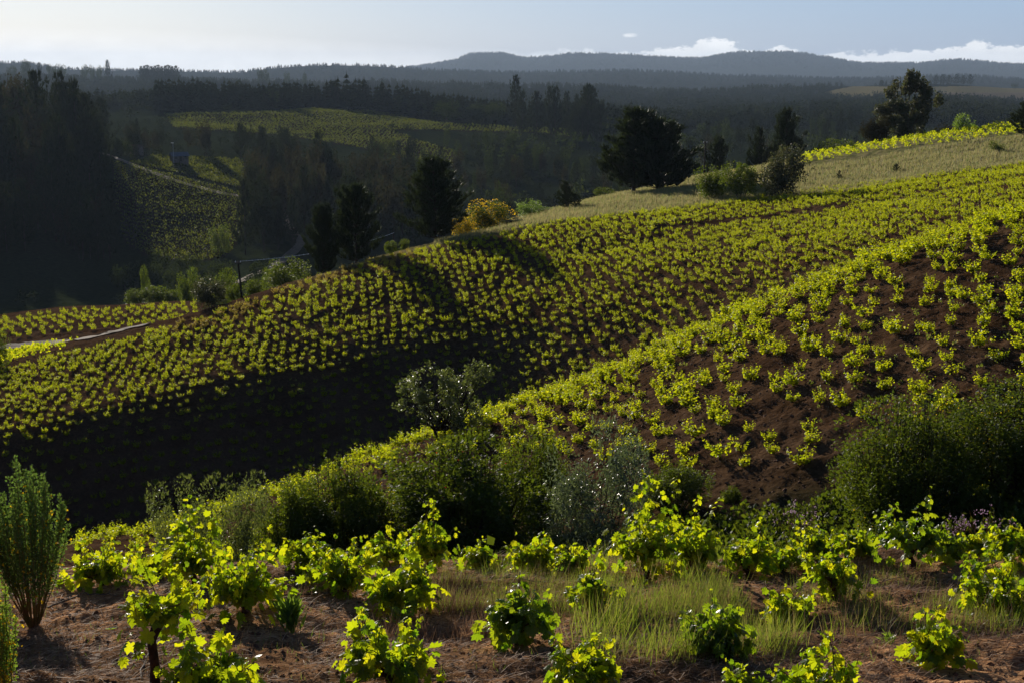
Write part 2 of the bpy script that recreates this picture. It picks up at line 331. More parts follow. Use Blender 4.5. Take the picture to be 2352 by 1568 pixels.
class Acc:
    def __init__(s): s.v, s.f, s.m, s.n = [], [], [], 0
    def add(s, v, f, m=0):
        v = np.asarray(v, float); f = np.asarray(f, int)
        s.v.append(v); s.f.append(f+s.n); s.m.append(np.full(len(f), m)); s.n += len(v)
    def mesh(s, name, mats, smooth=False):
        return mesh_np(name, np.concatenate(s.v), np.concatenate(s.f), mats, np.concatenate(s.m), smooth)
    def data(s): return np.concatenate(s.v), np.concatenate(s.f), np.concatenate(s.m)
def tube(acc, pts, rad, sides=6, m=0):
    pts = np.asarray(pts, float); n = len(pts); V = []
    for i in range(n):
        t = pts[min(i+1, n-1)]-pts[max(i-1, 0)]; t = t/(np.linalg.norm(t)+1e-9)
        a = np.cross(t, (0.3, 0.9, 0.1) if abs(t[2]) > .9 else (0, 0, 1)); a /= np.linalg.norm(a)+1e-9; b = np.cross(t, a)
        for k in range(sides):
            w = 2*math.pi*k/sides; V.append(pts[i]+rad[i]*(math.cos(w)*a+math.sin(w)*b))
    Fc = []
    for i in range(n-1):
        for k in range(sides):
            p, q = i*sides+k, i*sides+(k+1) % sides
            Fc += [(p, q, q+sides), (p, q+sides, p+sides)]
    V.append(pts[-1]); c = len(V)-1
    for k in range(sides): Fc.append(((n-1)*sides+k, (n-1)*sides+(k+1) % sides, c))
    acc.add(V, Fc, m)
def box(acc, lo, hi, m=0):
    x0, y0, z0 = lo; x1, y1, z1 = hi
    V = [(x0,y0,z0),(x1,y0,z0),(x1,y1,z0),(x0,y1,z0),(x0,y0,z1),(x1,y0,z1),(x1,y1,z1),(x0,y1,z1)]
    Q = [(0,3,2,1),(4,5,6,7),(0,1,5,4),(1,2,6,5),(2,3,7,6),(3,0,4,7)]
    acc.add(V, [t for q in Q for t in ((q[0],q[1],q[2]),(q[0],q[2],q[3]))], m)
def unit(a): return a/(np.linalg.norm(a, axis=-1, keepdims=True)+1e-9)
def stamp(acc, T, TF, pos, ydir, nrm, sc, m=0):
    """copy a small template (leaf, needle tuft) to many places; ydir = its length, nrm = its face"""
    T = np.asarray(T, float); TF = np.asarray(TF, int); pos = np.asarray(pos, float); n = len(pos)
    if n == 0: return
    y = unit(ydir); x = unit(np.cross(y, nrm)); z = np.cross(x, y)
    sc = np.broadcast_to(np.asarray(sc, float), (n,))
    V = pos[:, None, :] + sc[:, None, None]*(T[None, :, 0:1]*x[:, None]+T[None, :, 1:2]*y[:, None]+T[None, :, 2:3]*z[:, None])
    Fc = TF[None]+(np.arange(n)*len(T))[:, None, None]
    acc.add(V.reshape(-1, 3), Fc.reshape(-1, 3), m)
_h = [(0.0,0.02),(.20,-.14),(.46,-.04),(.40,.18),(.60,.36),(.40,.46),(.46,.74),(.24,.72)]
GL = [(x, y) for x, y in _h]+[(0.0, 1.02)]+[(-x, y) for x, y in _h[:0:-1]]
GRAPE = np.array([(0, .34, .06)]+[(x, y, -.22*abs(x)**1.2-.16*max(0, y-.3)**2+(.05 if i % 2 else -.02)) for i, (x, y) in enumerate(GL)])
GRAPE_F = [(0, 1+i, 1+(i+1) % len(GL)) for i in range(len(GL))]
KITE = np.array([(0,0,0),(.42,.42,-.08),(0,1,-.05),(-.42,.42,-.08)]); KITE_F = [(0,1,2),(0,2,3)]
BLADE = np.array([(-.5,0,0),(.5,0,0),(.3,.55,.06),(0,1,.22)]); BLADE_F = [(0,1,2),(0,2,3)]
THIN = np.array([(-.11,0,0),(.11,0,0),(.12,.5,.03),(-.12,.5,.03),(0,1,0)]); THIN_F = [(0,1,2),(0,2,3),(3,2,4)]
def tuft_t(k, w, spread, seed=1):
    r = np.random.default_rng(seed); V, Fc = [], []
    for i in range(k):
        a = 2*math.pi*i/k+r.random(); sp = spread*(.5+.7*r.random()); d = np.array([math.cos(a)*sp, 1, math.sin(a)*sp]); d /= np.linalg.norm(d)
        p = np.cross(d, r.normal(size=3)); p /= np.linalg.norm(p); L = .7+.5*r.random()
        V += [p*w, -p*w, d*L]; Fc.append((3*i, 3*i+1, 3*i+2))
    return np.array(V), Fc
TUFT, TUFT_F = tuft_t(6, .10, .55)
TUFTB, TUFTB_F = tuft_t(5, .16, .8, 2)
def rdir(n, r=rng): return unit(r.normal(size=(n, 3)))

# ------------------------------------------------------------------ the terrain sheet
def poly_in(u, v, P):
    ins = np.zeros(u.shape, bool); n = len(P)
    for i in range(n):
        x1, y1 = P[i]; x2, y2 = P[(i+1) % n]
        c = ((y1 > v) != (y2 > v)) & (u < (x2-x1)*(v-y1)/(y2-y1+1e-12)+x1); ins ^= c
    return ins
def L(pts, u):
    p = np.array(pts, float); return np.interp(u, p[:, 0], p[:, 1])
CREST = [(c[0], c[1]) for c in KN[7]]
FIELD_A = [(258,372),(300,380),(400,405),(560,447),(575,500),(555,545),(520,590),(430,606),(330,585),(285,560),(268,470)]
FIELD_A2 = [(335,366),(350,360),(528,366),(560,372),(560,436),(440,407),(300,376)]
FIELD_B = [(378,262),(560,260),(720,250),(860,256),(1000,283),(1225,295),(1340,300),(1340,318),(1230,306),(1000,300),(900,300),(960,325),(1062,352),(1040,385),(960,372),(800,335),(640,312),(560,306),(400,296)]
FIELD_C = [(1890,212),(1960,198),(2100,200),(2352,196),(2500,196),(2500,214),(2352,214),(2150,214),(2040,222),(1930,226)]
FIELD_D = [(2140,214),(2352,212),(2500,210),(2500,230),(2352,234),(2260,228),(2180,232)]
UU, VV = xyz2uv(XX, YY, ZT)
zone = np.zeros((NS, NY, 4), np.float32); zone2 = np.zeros((NS, NY, 4), np.float32); zone[..., 3] = 1; zone2[..., 3] = 1
zone[..., 0] = (1-sm(17, 26, YY))*np.clip(.75+1.2*fbm(XX*.7, YY*.7, 3), 0, 1)
crest_y = np.stack([kd[:, 3+7]]*NY, 1)
grassy = sm(-2, 2, (YY-crest_y))*(1-sm(195, 215, YY))*sm(1000, 1250, UU)
grassy = np.maximum(grassy, sm(-1, 3, YY-crest_y)*(1-sm(160, 185, YY))*sm(620, 800, UU)*.6)
grassy[SX < -.6] = 0
zone[..., 1] = grassy
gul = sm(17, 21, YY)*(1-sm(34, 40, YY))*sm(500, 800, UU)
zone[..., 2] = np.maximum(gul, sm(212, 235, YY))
fA = (poly_in(UU, VV, FIELD_A) | poly_in(UU, VV, FIELD_A2)) & (YY > 380) & (YY < 640)
fB = poly_in(UU, VV, FIELD_B) & (YY > 600) & (YY < 1000)
fC = poly_in(UU, VV, FIELD_C) & (YY > 1800) & (YY < 3400); fD = poly_in(UU, VV, FIELD_D) & (YY > 1800) & (YY < 3400)
zone2[..., 0] = np.where(fA | fB, 1, 0); zone2[..., 2] = np.where(fD, .8, 0)
zone[..., 1] = np.where(fC, .55, zone[..., 1]); zone[..., 2] = np.where(fC, 0, zone[..., 2])
zone2[..., 1] = sm(900, 1200, YY)*np.where(fB | fC | fD, 0, 1)
idx = np.arange(NS*NY).reshape(NS, NY)
quads = np.stack([idx[:-1, :-1], idx[1:, :-1], idx[1:, 1:], idx[:-1, 1:]], -1).reshape(-1, 4)
me = mesh_np('terrain', np.stack([XX, YY, ZT], -1).reshape(-1, 3), quads, [M['terrain']], smooth=True)
for nm, arr in (('zone', zone), ('zone2', zone2)):
    a = me.color_attributes.new(nm, 'FLOAT_COLOR', 'POINT'); a.data.foreach_set('color', arr.reshape(-1))
tag(ob('terrain', me), kind='structure', label='brown vineyard slopes, gully and wooded hills')

def strip(name, pts, width, m, label, lift=.05, n=60):
    pts = np.array(pts, float); t = np.linspace(0, 1, len(pts)); q = np.linspace(0, 1, n)
    x = np.interp(q, t, pts[:, 0]); y = np.interp(q, t, pts[:, 1])
    dx = np.gradient(x); dy = np.gradient(y); L_ = np.hypot(dx, dy); nx, ny = -dy/L_, dx/L_
    V = []
    for k in np.linspace(-.5, .5, 7):
        w = k*width*(1+.12*np.sin(q*40)); xx, yy = x+nx*w, y+ny*w; V.append(np.stack([xx, yy, ground(xx, yy)+lift], 1))
    V = np.stack(V, 1).reshape(-1, 3); idx = np.arange(n*7).reshape(n, 7)
    Q = np.stack([idx[:-1, :-1], idx[:-1, 1:], idx[1:, 1:], idx[1:, :-1]], -1).reshape(-1, 4)
    tag(ob(name, mesh_np(name, V, Q, [m], smooth=True)), kind='structure', label=label)
def UVD(u, v, d): return (uv2xz(u, v, d)[0], d)
def UVH(u, v, d0): return UVD(u, v, hit(u, v, d0))
strip('dirt_road', [UVH(-60, 806, 113), UVH(20, 798, 113), UVH(130, 786, 113), UVH(220, 776, 115), UVH(330, 762, 120)], 2.6, M['road'], 'pale dirt track beyond the vineyard crest at left', .10)
strip('dirt_road', [UVD(225, 360, 572), UVD(262, 366, 562), UVD(330, 385, 548), UVD(420, 412, 535), UVD(500, 430, 528), UVD(570, 436, 525)], 4.5, M['road'], 'dirt track crossing the far hillside vineyard', .25)
strip('dirt_path', [UVD(640, 470, 500), UVD(690, 520, 440), UVD(640, 570, 400), UVD(560, 610, 370), UVD(480, 640, 350)], 3.5, M['road'], 'faint dirt path winding through the shaded valley', .3)
# ------------------------------------------------------------------ plant builders (unit things at the origin, z up)
def leaf_orient(n, out, r, droop=.3, up=.2):
    """leaf blade direction hanging outward and face normal turned up/outward with scatter"""
    y = unit(out*.8+rdir(n, r)*.7+np.array([0, 0, -droop])); nr = unit(out*.5+rdir(n, r)*.8+np.array([0, 0, up])); return y, nr
def blob_leaves(acc, blobs, n, size, r, T=KITE, TF=KITE_F, m=0, shell=.45, up=.2, droop=.0, cut=.0, stretch=1.0):
    blobs = np.array(blobs, float)                    # x y z rx rz
    w = blobs[:, 3]**2; w = w/w.sum(); k = r.choice(len(blobs), n, p=w); B = blobs[k]
    d = rdir(n, r); rad = 1-shell*r.random(n)**1.6
    rad *= 1+.16*np.sin(d[:, 0]*7+k)*np.cos(d[:, 2]*6+k*2)
    p = B[:, :3]+d*rad[:, None]*np.stack([B[:, 3], B[:, 3], B[:, 4]], 1)
    if cut > 0:                                       # holes in the crown
        q = vnoise(p[:, 0]*cut+5, p[:, 2]*cut+p[:, 1]*cut*.7); keep = q > -.12; p, d = p[keep], d[keep]
    p = p[p[:, 2] > 0.0] if (p[:, 2] > 0).all() is False else p
    d = d[:len(p)]; nn = len(p)
    y, nr = leaf_orient(nn, d, r, droop, up)
    y = unit(y+np.array([0, 0, stretch-1]))
    stamp(acc, T, TF, p, y, nr, size*(.6+.8*r.random(nn)), m)
def grape_shoot(ac, al, base, d, Ln, lsz, r, nl, T, TF, cane_r=.006, pw=1.0, t0=.02):
    """one cane: rises from base, leaves alternate along it, small ones at the tip"""
    k = 7; pts = [np.array(base, float)]; d = unit(np.array(d, float)[None])[0]
    for i in range(k):
        d = unit((d+np.array([0, 0, .16])+r.normal(size=3)*.13)[None])[0]; pts.append(pts[-1]+d*Ln/k)
    pts = np.array(pts)
    if ac is not None: tube(ac, pts, np.linspace(cane_r, cane_r*.35, k+1), 4)
    t = np.sort(r.random(nl))**.9*(1-t0)+t0; P = np.stack([np.interp(t*k, np.arange(k+1), pts[:, j]) for j in range(3)], 1)
    out = rdir(nl, r); out[:, 2] = out[:, 2]*.5-.05; out = unit(out)
    pet = pw*lsz*(.35+.5*r.random(nl))*(1.1-.7*t); P2 = P+out*pet[:, None]+np.array([0, 0, .02])
    y = unit(out*.7+rdir(nl, r)*.45+np.array([0, 0, -.55])); nr = unit(out*.6+rdir(nl, r)*.6+np.array([0, 0, .35]))
    s = lsz*(.65+.5*r.random(nl))*(1.08-.75*t**2.2)
    stamp(al, T, TF, P2, y, nr, s)
def bush_vine(name, h, w, seed, lsz=.10, shoots=12, leaves=16, trunk=.20, lean=0, T=GRAPE, TF=GRAPE_F, leafmat='vine', tall=0, trunk_r=.035):
    """a free standing (goblet) vine: trunk, arms, canes, foliage; full height h, full width w"""
    r = np.random.default_rng(seed); root = empty(name)
    tr, ca, fo = Acc(), Acc(), Acc(); hz = h*trunk
    top = np.array([lean*.3*w, 0, hz]); P = [np.array([0, 0, -.15]), np.array([.02, 0, hz*.3]), np.array([-.02+lean*.1*w, .01, hz*.7]), top]
    tube(tr, P, [trunk_r*1.3, trunk_r, trunk_r*.95, trunk_r*1.25], 8)
    heads = []
    for i in range(4):
        a = i*math.pi/2+r.random(); e_ = top+np.array([math.cos(a)*w*.17, math.sin(a)*w*.17, h*.09]); heads.append(e_)
        tube(tr, [top, (top+e_)/2+r.normal(size=3)*.015, e_], [trunk_r*.8, trunk_r*.6, trunk_r*.55], 6)
    lob = r.random(5)*.55+.6
    for i in range(shoots):
        a = 2*math.pi*i/shoots+r.random()*.9; hd = heads[r.integers(4)]; q = r.random()**.8
        ro = w*.60*(.12+.9*q); tipz = h*(.42+.62*r.random())*lob[int(a/1.3) % 5]*(1-.25*q); tipz = max(tipz, hz+.08*h)
        if i < tall: tipz = h*(1.0+.08*r.random()); ro = w*.16*r.random()
        elif tall: tipz *= .74
        tgt = np.array([math.cos(a)*ro+lean*w*.3, math.sin(a)*ro, tipz]); dv = tgt-hd; Ln = np.linalg.norm(dv)*1.02
        dv = dv+np.array([math.cos(a), math.sin(a), -.35])*.18*Ln
        grape_shoot(ca, fo, hd, dv, Ln, lsz, r, leaves if i >= tall else int(leaves*1.2), T, TF)
    nlow = int(shoots*leaves*.22)                     # hanging lower leaves that fill the goblet
    a = r.random(nlow)*2*math.pi; rr_ = w*.50*np.sqrt(r.random(nlow)); zz = hz*.55+h*.34*r.random(nlow)
    P = np.stack([np.cos(a)*rr_+lean*w*.2, np.sin(a)*rr_, zz], 1); o_ = np.stack([np.cos(a), np.sin(a), 0*a], 1)
    y, nr = leaf_orient(nlow, o_, r, .8, .3); stamp(fo, T, TF, P, y, nr, lsz*(.6+.5*r.random(nlow)))
    ob('trunk', tr.mesh('trunk', [M['vinewood']], True), root); ob('cane', ca.mesh('cane', [M['cane']]), root)
    ob('foliage', fo.mesh('foliage', [M[leafmat]]), root); return root
def slope_vine_data(seed, lsz=.125, n_shoot=15, n_leaf=17):
    """data of a small goblet vine 1 wide, ~.95 tall; returned as arrays (foliage, wood)"""
    r = np.random.default_rng(seed); tr, fo = Acc(), Acc(); n_shoot = int(n_shoot*(.6+.6*r.random())); asym = r.normal(size=2)*.12
    tube(tr, [(0, 0, -.2), (.03, 0, .1), (-.01, .02, .24)], [.06, .045, .06], 5)
    for i in range(n_shoot):
        a = 2*math.pi*i/n_shoot+r.random()*.7; ro = .46*(.08+.98*r.random()); tz = .45+.58*r.random()
        d = np.array([math.cos(a)*ro+asym[0], math.sin(a)*ro+asym[1], tz-.22]); Ln = np.linalg.norm(d)
        tube(tr, [(0, 0, .22), tuple(np.array([math.cos(a)*ro*.6, math.sin(a)*ro*.6, .22+(tz-.22)*.35]))], [.02, .01], 3)
        grape_shoot(None, fo, (math.cos(a)*.10, math.sin(a)*.10, .2), d+np.array([math.cos(a), math.sin(a), -.5])*.2, Ln, lsz, r, n_leaf, KITE*np.array([1.25, 1, 1]), KITE_F, pw=.75, t0=.0)
    return fo.data(), tr.data()
def copy_tree(o, parent=None):
    c = o.copy(); COL.objects.link(c); c.parent = parent
    for ch in o.children: copy_tree(ch, c)
    return c
PROTO = {}
def place(key, build, loc, sc=(1, 1, 1), rz=0, label=None, cat=None, group=None, name=None):
    """first use builds the thing; later uses copy it and its parts"""
    if key not in PROTO: o = build(); PROTO[key] = o
    else: o = copy_tree(PROTO[key])
    if name: o.name = name
    o.location = loc; o.scale = sc; o.rotation_euler = (0, 0, rz)
    return tag(o, label, cat, group)
ORD = ['first','second','third','fourth','fifth','sixth','seventh','eighth','ninth','tenth','eleventh','twelfth','thirteenth','fourteenth','fifteenth','sixteenth','seventeenth','eighteenth','nineteenth']
TENS = {2:'twenty',3:'thirty',4:'forty',5:'fifty',6:'sixty',7:'seventy',8:'eighty',9:'ninety'}; TENO = {2:'twentieth',3:'thirtieth',4:'fortieth',5:'fiftieth',6:'sixtieth',7:'seventieth',8:'eightieth',9:'ninetieth'}
def ordinal(i):
    if i >= 100: return 'hundredth' if i == 100 else 'hundred and '+ordinal(i-100)
    return ORD[i-1] if i < 20 else (TENO[i//10] if i % 10 == 0 else TENS[i//10]+' '+ORD[i % 10-1])
def number_labels(obs, fmt):
    for i, o in enumerate(sorted(obs, key=lambda o: xyz2uv(*o.location)[0])): o['label'] = fmt % ordinal(i+1)
def gz(x, y): return float(ground(x, y))
def spot(u, d): # x on the terrain seen in column u
    x = uv2xz(u, 600, d)[0]
    for _ in range(3):
        z = gz(x, d); uu, vv = xyz2uv(x, d, z); x += (u-uu)*(d*CP-z*SP)/F
    return x, d, gz(x, d)
def top_h(x, y, z, v):   # height so that the top shows at picture row v
    return uv2xz(1176, v, y)[1]-z

# ---- trees and bushes, each about 1 tall and 1 wide (root scaled on placing)
def pine(seed, whorls=17, lean=0, twin=False, m='pine', near=True, dens=30):
    r = np.random.default_rng(seed); root = empty('pine_tree'); tr, fo = Acc(), Acc()
    stems = [(0, 0, 1.0, 1.0)] if not twin else [(-.10, 0, 1.0, .8), (.16, .06, .86, .85)]
    for bx, by, hh, ww in stems:
        zs = np.linspace(-.03, hh, 9); X = bx+.012*np.cumsum(r.normal(size=9))*.6; Yp = by+.012*np.cumsum(r.normal(size=9))*.6
        tube(tr, np.stack([X, Yp, zs], 1), np.linspace(.022, .003, 9), 6)
        for w in range(whorls):
            t = .06+.93*(w+.5*r.random())/whorls; z = t*hh; bl = .50*ww*(1-t)**.62*(.75+.4*r.random())*(1 if t > .14 else .8)+.015
            for b in range(6):
                a = 2*math.pi*(b+r.random()*.7)/6+w; L_ = bl*(.35+.9*r.random()); k = 6
                cx, cy = np.interp(z, zs, X), np.interp(z, zs, Yp)
                q = np.linspace(0, 1, k); px = cx+np.cos(a)*L_*q; py = cy+np.sin(a)*L_*q; pz = z+L_*(.10*q+.42*q**2.4)*(1.3-.5*(1-t))+r.normal(size=k)*.004
                if near: tube(tr, np.stack([px, py, pz], 1), np.linspace(.006, .002, k), 3)
                nt = max(3, int((dens if near else 9)*L_/.4)); tt = .22+.78*r.random(nt)**.7
                P = np.stack([np.interp(tt, q, px), np.interp(tt, q, py), np.interp(tt, q, pz)], 1)
                off = rdir(nt, r)*(.05*(1.2-.5*tt))[:, None]*ww; off[:, 2] = abs(off[:, 2])*.5; P = P+off
                dirv = unit(np.stack([np.full(nt, math.cos(a))*.5, np.full(nt, math.sin(a))*.5, .75+.3*tt], 1)+rdir(nt, r)*.35)
                stamp(fo, TUFT if near else TUFTB, TUFT_F if near else TUFTB_F, P, dirv, rdir(nt, r), (.060 if near else .07)*(.8+.6*r.random(nt)))
        stamp(fo, TUFT, TUFT_F, [[X[-1], Yp[-1], hh-.03+.012*i] for i in range(3)], [[0, 0, 1]]*3, rdir(3, r), .05)
    norm_crown(fo, tr)
    ob('trunk', tr.mesh('trunk', [M['bark']]), root); ob('crown', fo.mesh('crown', [M[m]]), root); return root
def norm_blobs(blobs):
    B = np.array(blobs, float); x0, x1 = (B[:, 0]-B[:, 3]).min(), (B[:, 0]+B[:, 3]).max(); k = .97/(x1-x0); zt = (B[:, 2]+B[:, 4]).max(); kz = .98/zt
    B[:, 0] = (B[:, 0]-(x0+x1)/2)*k; B[:, 1] *= k; B[:, 3] *= k; B[:, 2] *= kz; B[:, 4] *= kz; return B
def norm_crown(acc, tr=None):
    v = np.concatenate(acc.v); w = np.percentile(abs(v[:, :2]), 97)
    for a_ in ([acc] if tr is None else [acc, tr]):
        for q in a_.v: q[:, :2] *= .47/w
def tree(name, blobs, seed, leaves=9000, size=.02, m='euc', trunk_r=.022, fork_z=.25, cut=9, T=KITE, up=.1, droop=.5, stems=1, shell=.55, limb=True, flower=None):
    r = np.random.default_rng(seed); root = empty(name); tr, fo = Acc(), Acc(); B = norm_blobs(blobs)
    cx, cy = B[:, 0].mean(), B[:, 1].mean()
    for s_ in range(stems):
        bx = (s_-(stems-1)/2)*.05; ft = np.array([bx*2+cx*.3, cy*.3, fork_z])
        tube(tr, [(bx, 0, -.03), (bx*1.3, .005, fork_z*.5), ft], [trunk_r*1.25, trunk_r, trunk_r*.85], 7)
        if limb:
            for i, b in enumerate(B):
                if i % stems != s_: continue
                e_ = b[:3]+np.array([0, 0, b[4]*.35]); mid_ = (ft+e_)/2+np.array([(b[0]-ft[0])*.12, (b[1]-ft[1])*.12, -.02])+r.normal(size=3)*.012
                tube(tr, [ft, mid_, e_], [trunk_r*.6, trunk_r*.35, trunk_r*.12], 5)
                for j in range(4):
                    q = b[:3]+rdir(1, r)[0]*np.array([b[3], b[3], b[4]])*.8; tube(tr, [mid_*.4+e_*.6, (mid_+q)/2*.4+q*.6*1, q], [trunk_r*.25, trunk_r*.13, trunk_r*.05], 3)
    blob_leaves(fo, B, leaves, size, r, T, KITE_F if len(T) == 4 else THIN_F, shell=shell, up=up, droop=droop, cut=cut)
    ob('trunk', tr.mesh('trunk', [M['bark']]), root); ob('crown', fo.mesh('crown', [M[m]]), root)
    if flower:
        fl = Acc(); blob_leaves(fl, B*np.array([1, 1, 1, 1.03, 1.03]), flower[0], flower[1], r, KITE, KITE_F, shell=.12)
        v, f, mi = fl.data(); ob('blossom', mesh_np('blossom', v, f, [M[flower[2]]]), root)
    return root
def rblobs(seed, n, r0=.22, r1=.32, zlo=.25, zhi=.8, spread=.28, squash=1.0):
    r = np.random.default_rng(seed); o = []
    for i in range(n):
        a = r.random()*2*math.pi; q = math.sqrt(r.random())*spread; rad = r0+(r1-r0)*r.random()
        o.append((math.cos(a)*q, math.sin(a)*q, zlo+(zhi-zlo)*r.random(), rad, rad*squash))
    return o
def poly_conifer(seed, tiers=6, arms=9):
    """small data of a distant conifer, 1 tall ~.36 wide"""
    r = np.random.default_rng(seed); a = Acc(); tube(a, [(0, 0, 0), (0, 0, .5)], [.012, .008], 3)
    for t in range(tiers):
        q = t/tiers; z = .12+.86*q; R_ = .19*(1-q)**.8+.02
        for k in range(arms):
            w = 2*math.pi*(k+r.random())/arms; L_ = R_*(.6+.6*r.random()); c, s = math.cos(w), math.sin(w)
            p = np.array([c*L_, s*L_, z-.03+.05*r.random()]); n_ = np.array([-s, c, 0])*L_*.45
            a.add([(0, 0, z+.14*(1-q*.4)), p+n_, p-n_, (0, 0, z-.02)], [(0, 1, 2), (3, 1, 2)])
    a.add([(-.012, 0, .9), (.012, 0, .9), (0, 0, 1.03)], [(0, 1, 2)]); return a.data()
def poly_round(seed, n=70):
    r = np.random.default_rng(seed); a = Acc(); tube(a, [(0, 0, 0), (0, 0, .45)], [.03, .015], 3)
    blob_leaves(a, rblobs(seed, 6, .16, .28, .35, .75, .26), n, .13, r, KITE, KITE_F, shell=.7); return a.data()
def scatter_mesh(name, variants, pos, sc, mats, label, rot=None, kind='stuff', xy=None, cat=None, zs=1.0):
    """stuff nobody could count: many plants in one mesh"""
    vs_, fs, ms, n0 = [], [], [], 0; n = len(pos); r = np.random.default_rng(len(pos)); which = r.integers(len(variants), size=n)
    ang = r.random(n)*2*math.pi if rot is None else rot; sc = np.broadcast_to(sc, (n,)); xy = np.ones(n) if xy is None else np.broadcast_to(xy, (n,))
    for k, (v, f, mi) in enumerate(variants):
        w = np.where(which == k)[0]
        if len(w) == 0: continue
        c, s = np.cos(ang[w])[:, None], np.sin(ang[w])[:, None]
        X = (v[None, :, 0]*c-v[None, :, 1]*s)*(sc[w]*xy[w])[:, None]+pos[w, 0:1]; Y = (v[None, :, 0]*s+v[None, :, 1]*c)*(sc[w]*xy[w])[:, None]+pos[w, 1:2]
        Z = v[None, :, 2]*sc[w][:, None]*zs+pos[w, 2:3]; V = np.stack([X, Y, Z], -1).reshape(-1, 3)
        Fc = (f[None]+(np.arange(len(w))*len(v))[:, None, None]).reshape(-1, 3)+n0; n0 += len(V); vs_.append(V); fs.append(Fc); ms.append(np.tile(mi, len(w)))
    o = ob(name, mesh_np(name, np.concatenate(vs_), np.concatenate(fs), mats, np.concatenate(ms)))
    return tag(o, label, cat or 'plants', kind=kind)
def region(n, ur, dr, r, poly=None):
    """random terrain points in a (column, distance) region"""
    u = ur[0]+(ur[1]-ur[0])*r.random(n); d = dr[0]+(dr[1]-dr[0])*r.random(n)
    x = (u-1176)/F*d*1.0/CP; z = ground(x, d); uu, vv = xyz2uv(x, d, z); return x, d, z, uu, vv

# ================================================================== LARGE STRUCTURE: far woods
r = np.random.default_rng(21)
cvar = [poly_conifer(i) for i in range(5)]; cvar = [(v, f, m*0) for v, f, m in cvar]
rvar = [(v*np.array([.75, .75, 1]), f, m*0) for v, f, m in [poly_round(i+50) for i in range(4)]]
def wood(name, n, ur, dr, hr, label, var, m, avoid=None, xy=1.0, seed=1, clump=None):
    r = np.random.default_rng(seed); x, d, z, uu, vv = region(n, ur, dr, r); keep = np.ones(n, bool)
    for P in (FIELD_A, FIELD_A2, FIELD_B, FIELD_C, FIELD_D): keep &= ~poly_in(uu, vv, P)
    if clump: keep &= fbm(x/clump[0], d/clump[0], 3) > clump[1]
    keep &= visible(x, d, z+hr[1], 40)
    x, d, z = x[keep], d[keep], z[keep]; h = (hr[0]+(hr[1]-hr[0])*r.random(len(x)))*(1+.5*np.clip(fbm(x/90, d/90, 3), -.4, .4))*np.where(r.random(len(x)) > .985, 1.25, 1)
    return scatter_mesh(name, var, np.stack([x, d, z-.3], 1), h, [M[m]], label, xy=xy*(.8+.5*r.random(len(x))), cat='trees')
wood('forest', 5200, (-80, 2440), (1000, 1500), (8, 14), 'dark conifer plantation on the first wooded ridge', cvar+rvar[:2], 'conifer', seed=2, xy=1.1)
wood('forest', 9500, (-80, 2440), (1500, 2800), (7, 13), 'wide dark forest over the middle ridges', cvar+rvar[:3], 'conifer', seed=3, xy=1.25)
wood('forest', 5500, (-80, 2440), (4200, 5300), (7, 12), 'forest on the grey ridge below the far hills', cvar, 'conifer', seed=4, xy=1.5)
wood('forest', 4600, (800, 2440), (8600, 10600), (9, 17), 'forest on the blue hills at the horizon', cvar, 'conifer', seed=5, xy=2.2)
wood('forest', 900, (380, 1500), (925, 1040), (13, 19), 'dense conifer belt above the upper far vineyard', cvar, 'conifer', seed=6, xy=.9)
wood('scrubland', 2600, (-80, 2440), (330, 1000), (2.5, 6.5), 'dark scrub and low trees covering the valley sides', rvar, 'conifer', seed=7, xy=1.5, clump=(60, -.12))
wood('scrubland', 1500, (1100, 2440), (500, 1700), (5, 11), 'mixed green woodland filling the valley at right', rvar, 'valley', seed=8, xy=1.1, clump=(90, .0))

# trees of the near valley woods, one by one
VAR = {}
def tree_kinds():
    VAR['con'] = [lambda s=s: pine(s, 15, near=False, m='conifer') for s in (11, 12, 13, 14)]
    VAR['euc'] = [lambda s=s: tree('eucalyptus_tree', [(b[0], b[1], b[2], b[3]*.62, b[4]*1.0) for b in rblobs(s, 9, .18, .28, .35, .86, .20)], s, 2200, .045, 'brown' if s % 2 else 'conifer', .02, .3, 7, droop=.9, limb=False) for s in (31, 32, 33)]
    VAR['rnd'] = [lambda s=s: tree('broadleaf_tree', rblobs(s, 9, .22, .32, .30, .74, .24), s, 1800, .05, 'valley', .025, .2, 7, limb=False) for s in (41, 42, 43)]
tree_kinds()
def valley_wood(n, ur, dr, hr, kinds, group, label, seed, wr=(.32, .5), avoid=True):
    r = np.random.default_rng(seed); got = 0; tries = 0; made = {}
    while got < n and tries < n*12:
        tries += 1; x, d, z, uu, vv = (float(q[0]) for q in region(1, ur, dr, r))
        A = np.array(uu), np.array(vv)
        if avoid and any(bool(poly_in(np.array([uu]), np.array([vv]), P)[0]) for P in (FIELD_A, FIELD_A2, FIELD_B)): continue
        h = hr[0]+(hr[1]-hr[0])*r.random()
        if not visible(np.array([x]), np.array([d]), np.array([z+h*.95]), 50)[0]: continue
        k = kinds[r.integers(len(kinds))]; j = r.integers(len(VAR[k])); w = h*(wr[0]+(wr[1]-wr[0])*r.random())*(1.0 if k != 'con' else .95)
        nm = {'con': ('conifer_tree', 'conifer'), 'euc': ('eucalyptus_tree', 'eucalyptus'), 'rnd': ('broadleaf_tree', 'tree')}[k]
        o = place(('v', k, j), VAR[k][j], (x, d, z-.2), (w, w, h), r.random()*6.28, label % nm[1], nm[1], group % nm[1], nm[0]); got += 1; made.setdefault(nm[1], []).append(o)
    for kk, obs in made.items(): number_labels(obs, label % kk+', %s from left')
valley_wood(62, (-60, 262), (455, 640), (19, 31), ('con', 'con', 'euc'), 'tall %s trees of the wood at left', 'tall %s in the dense left wood', 61)
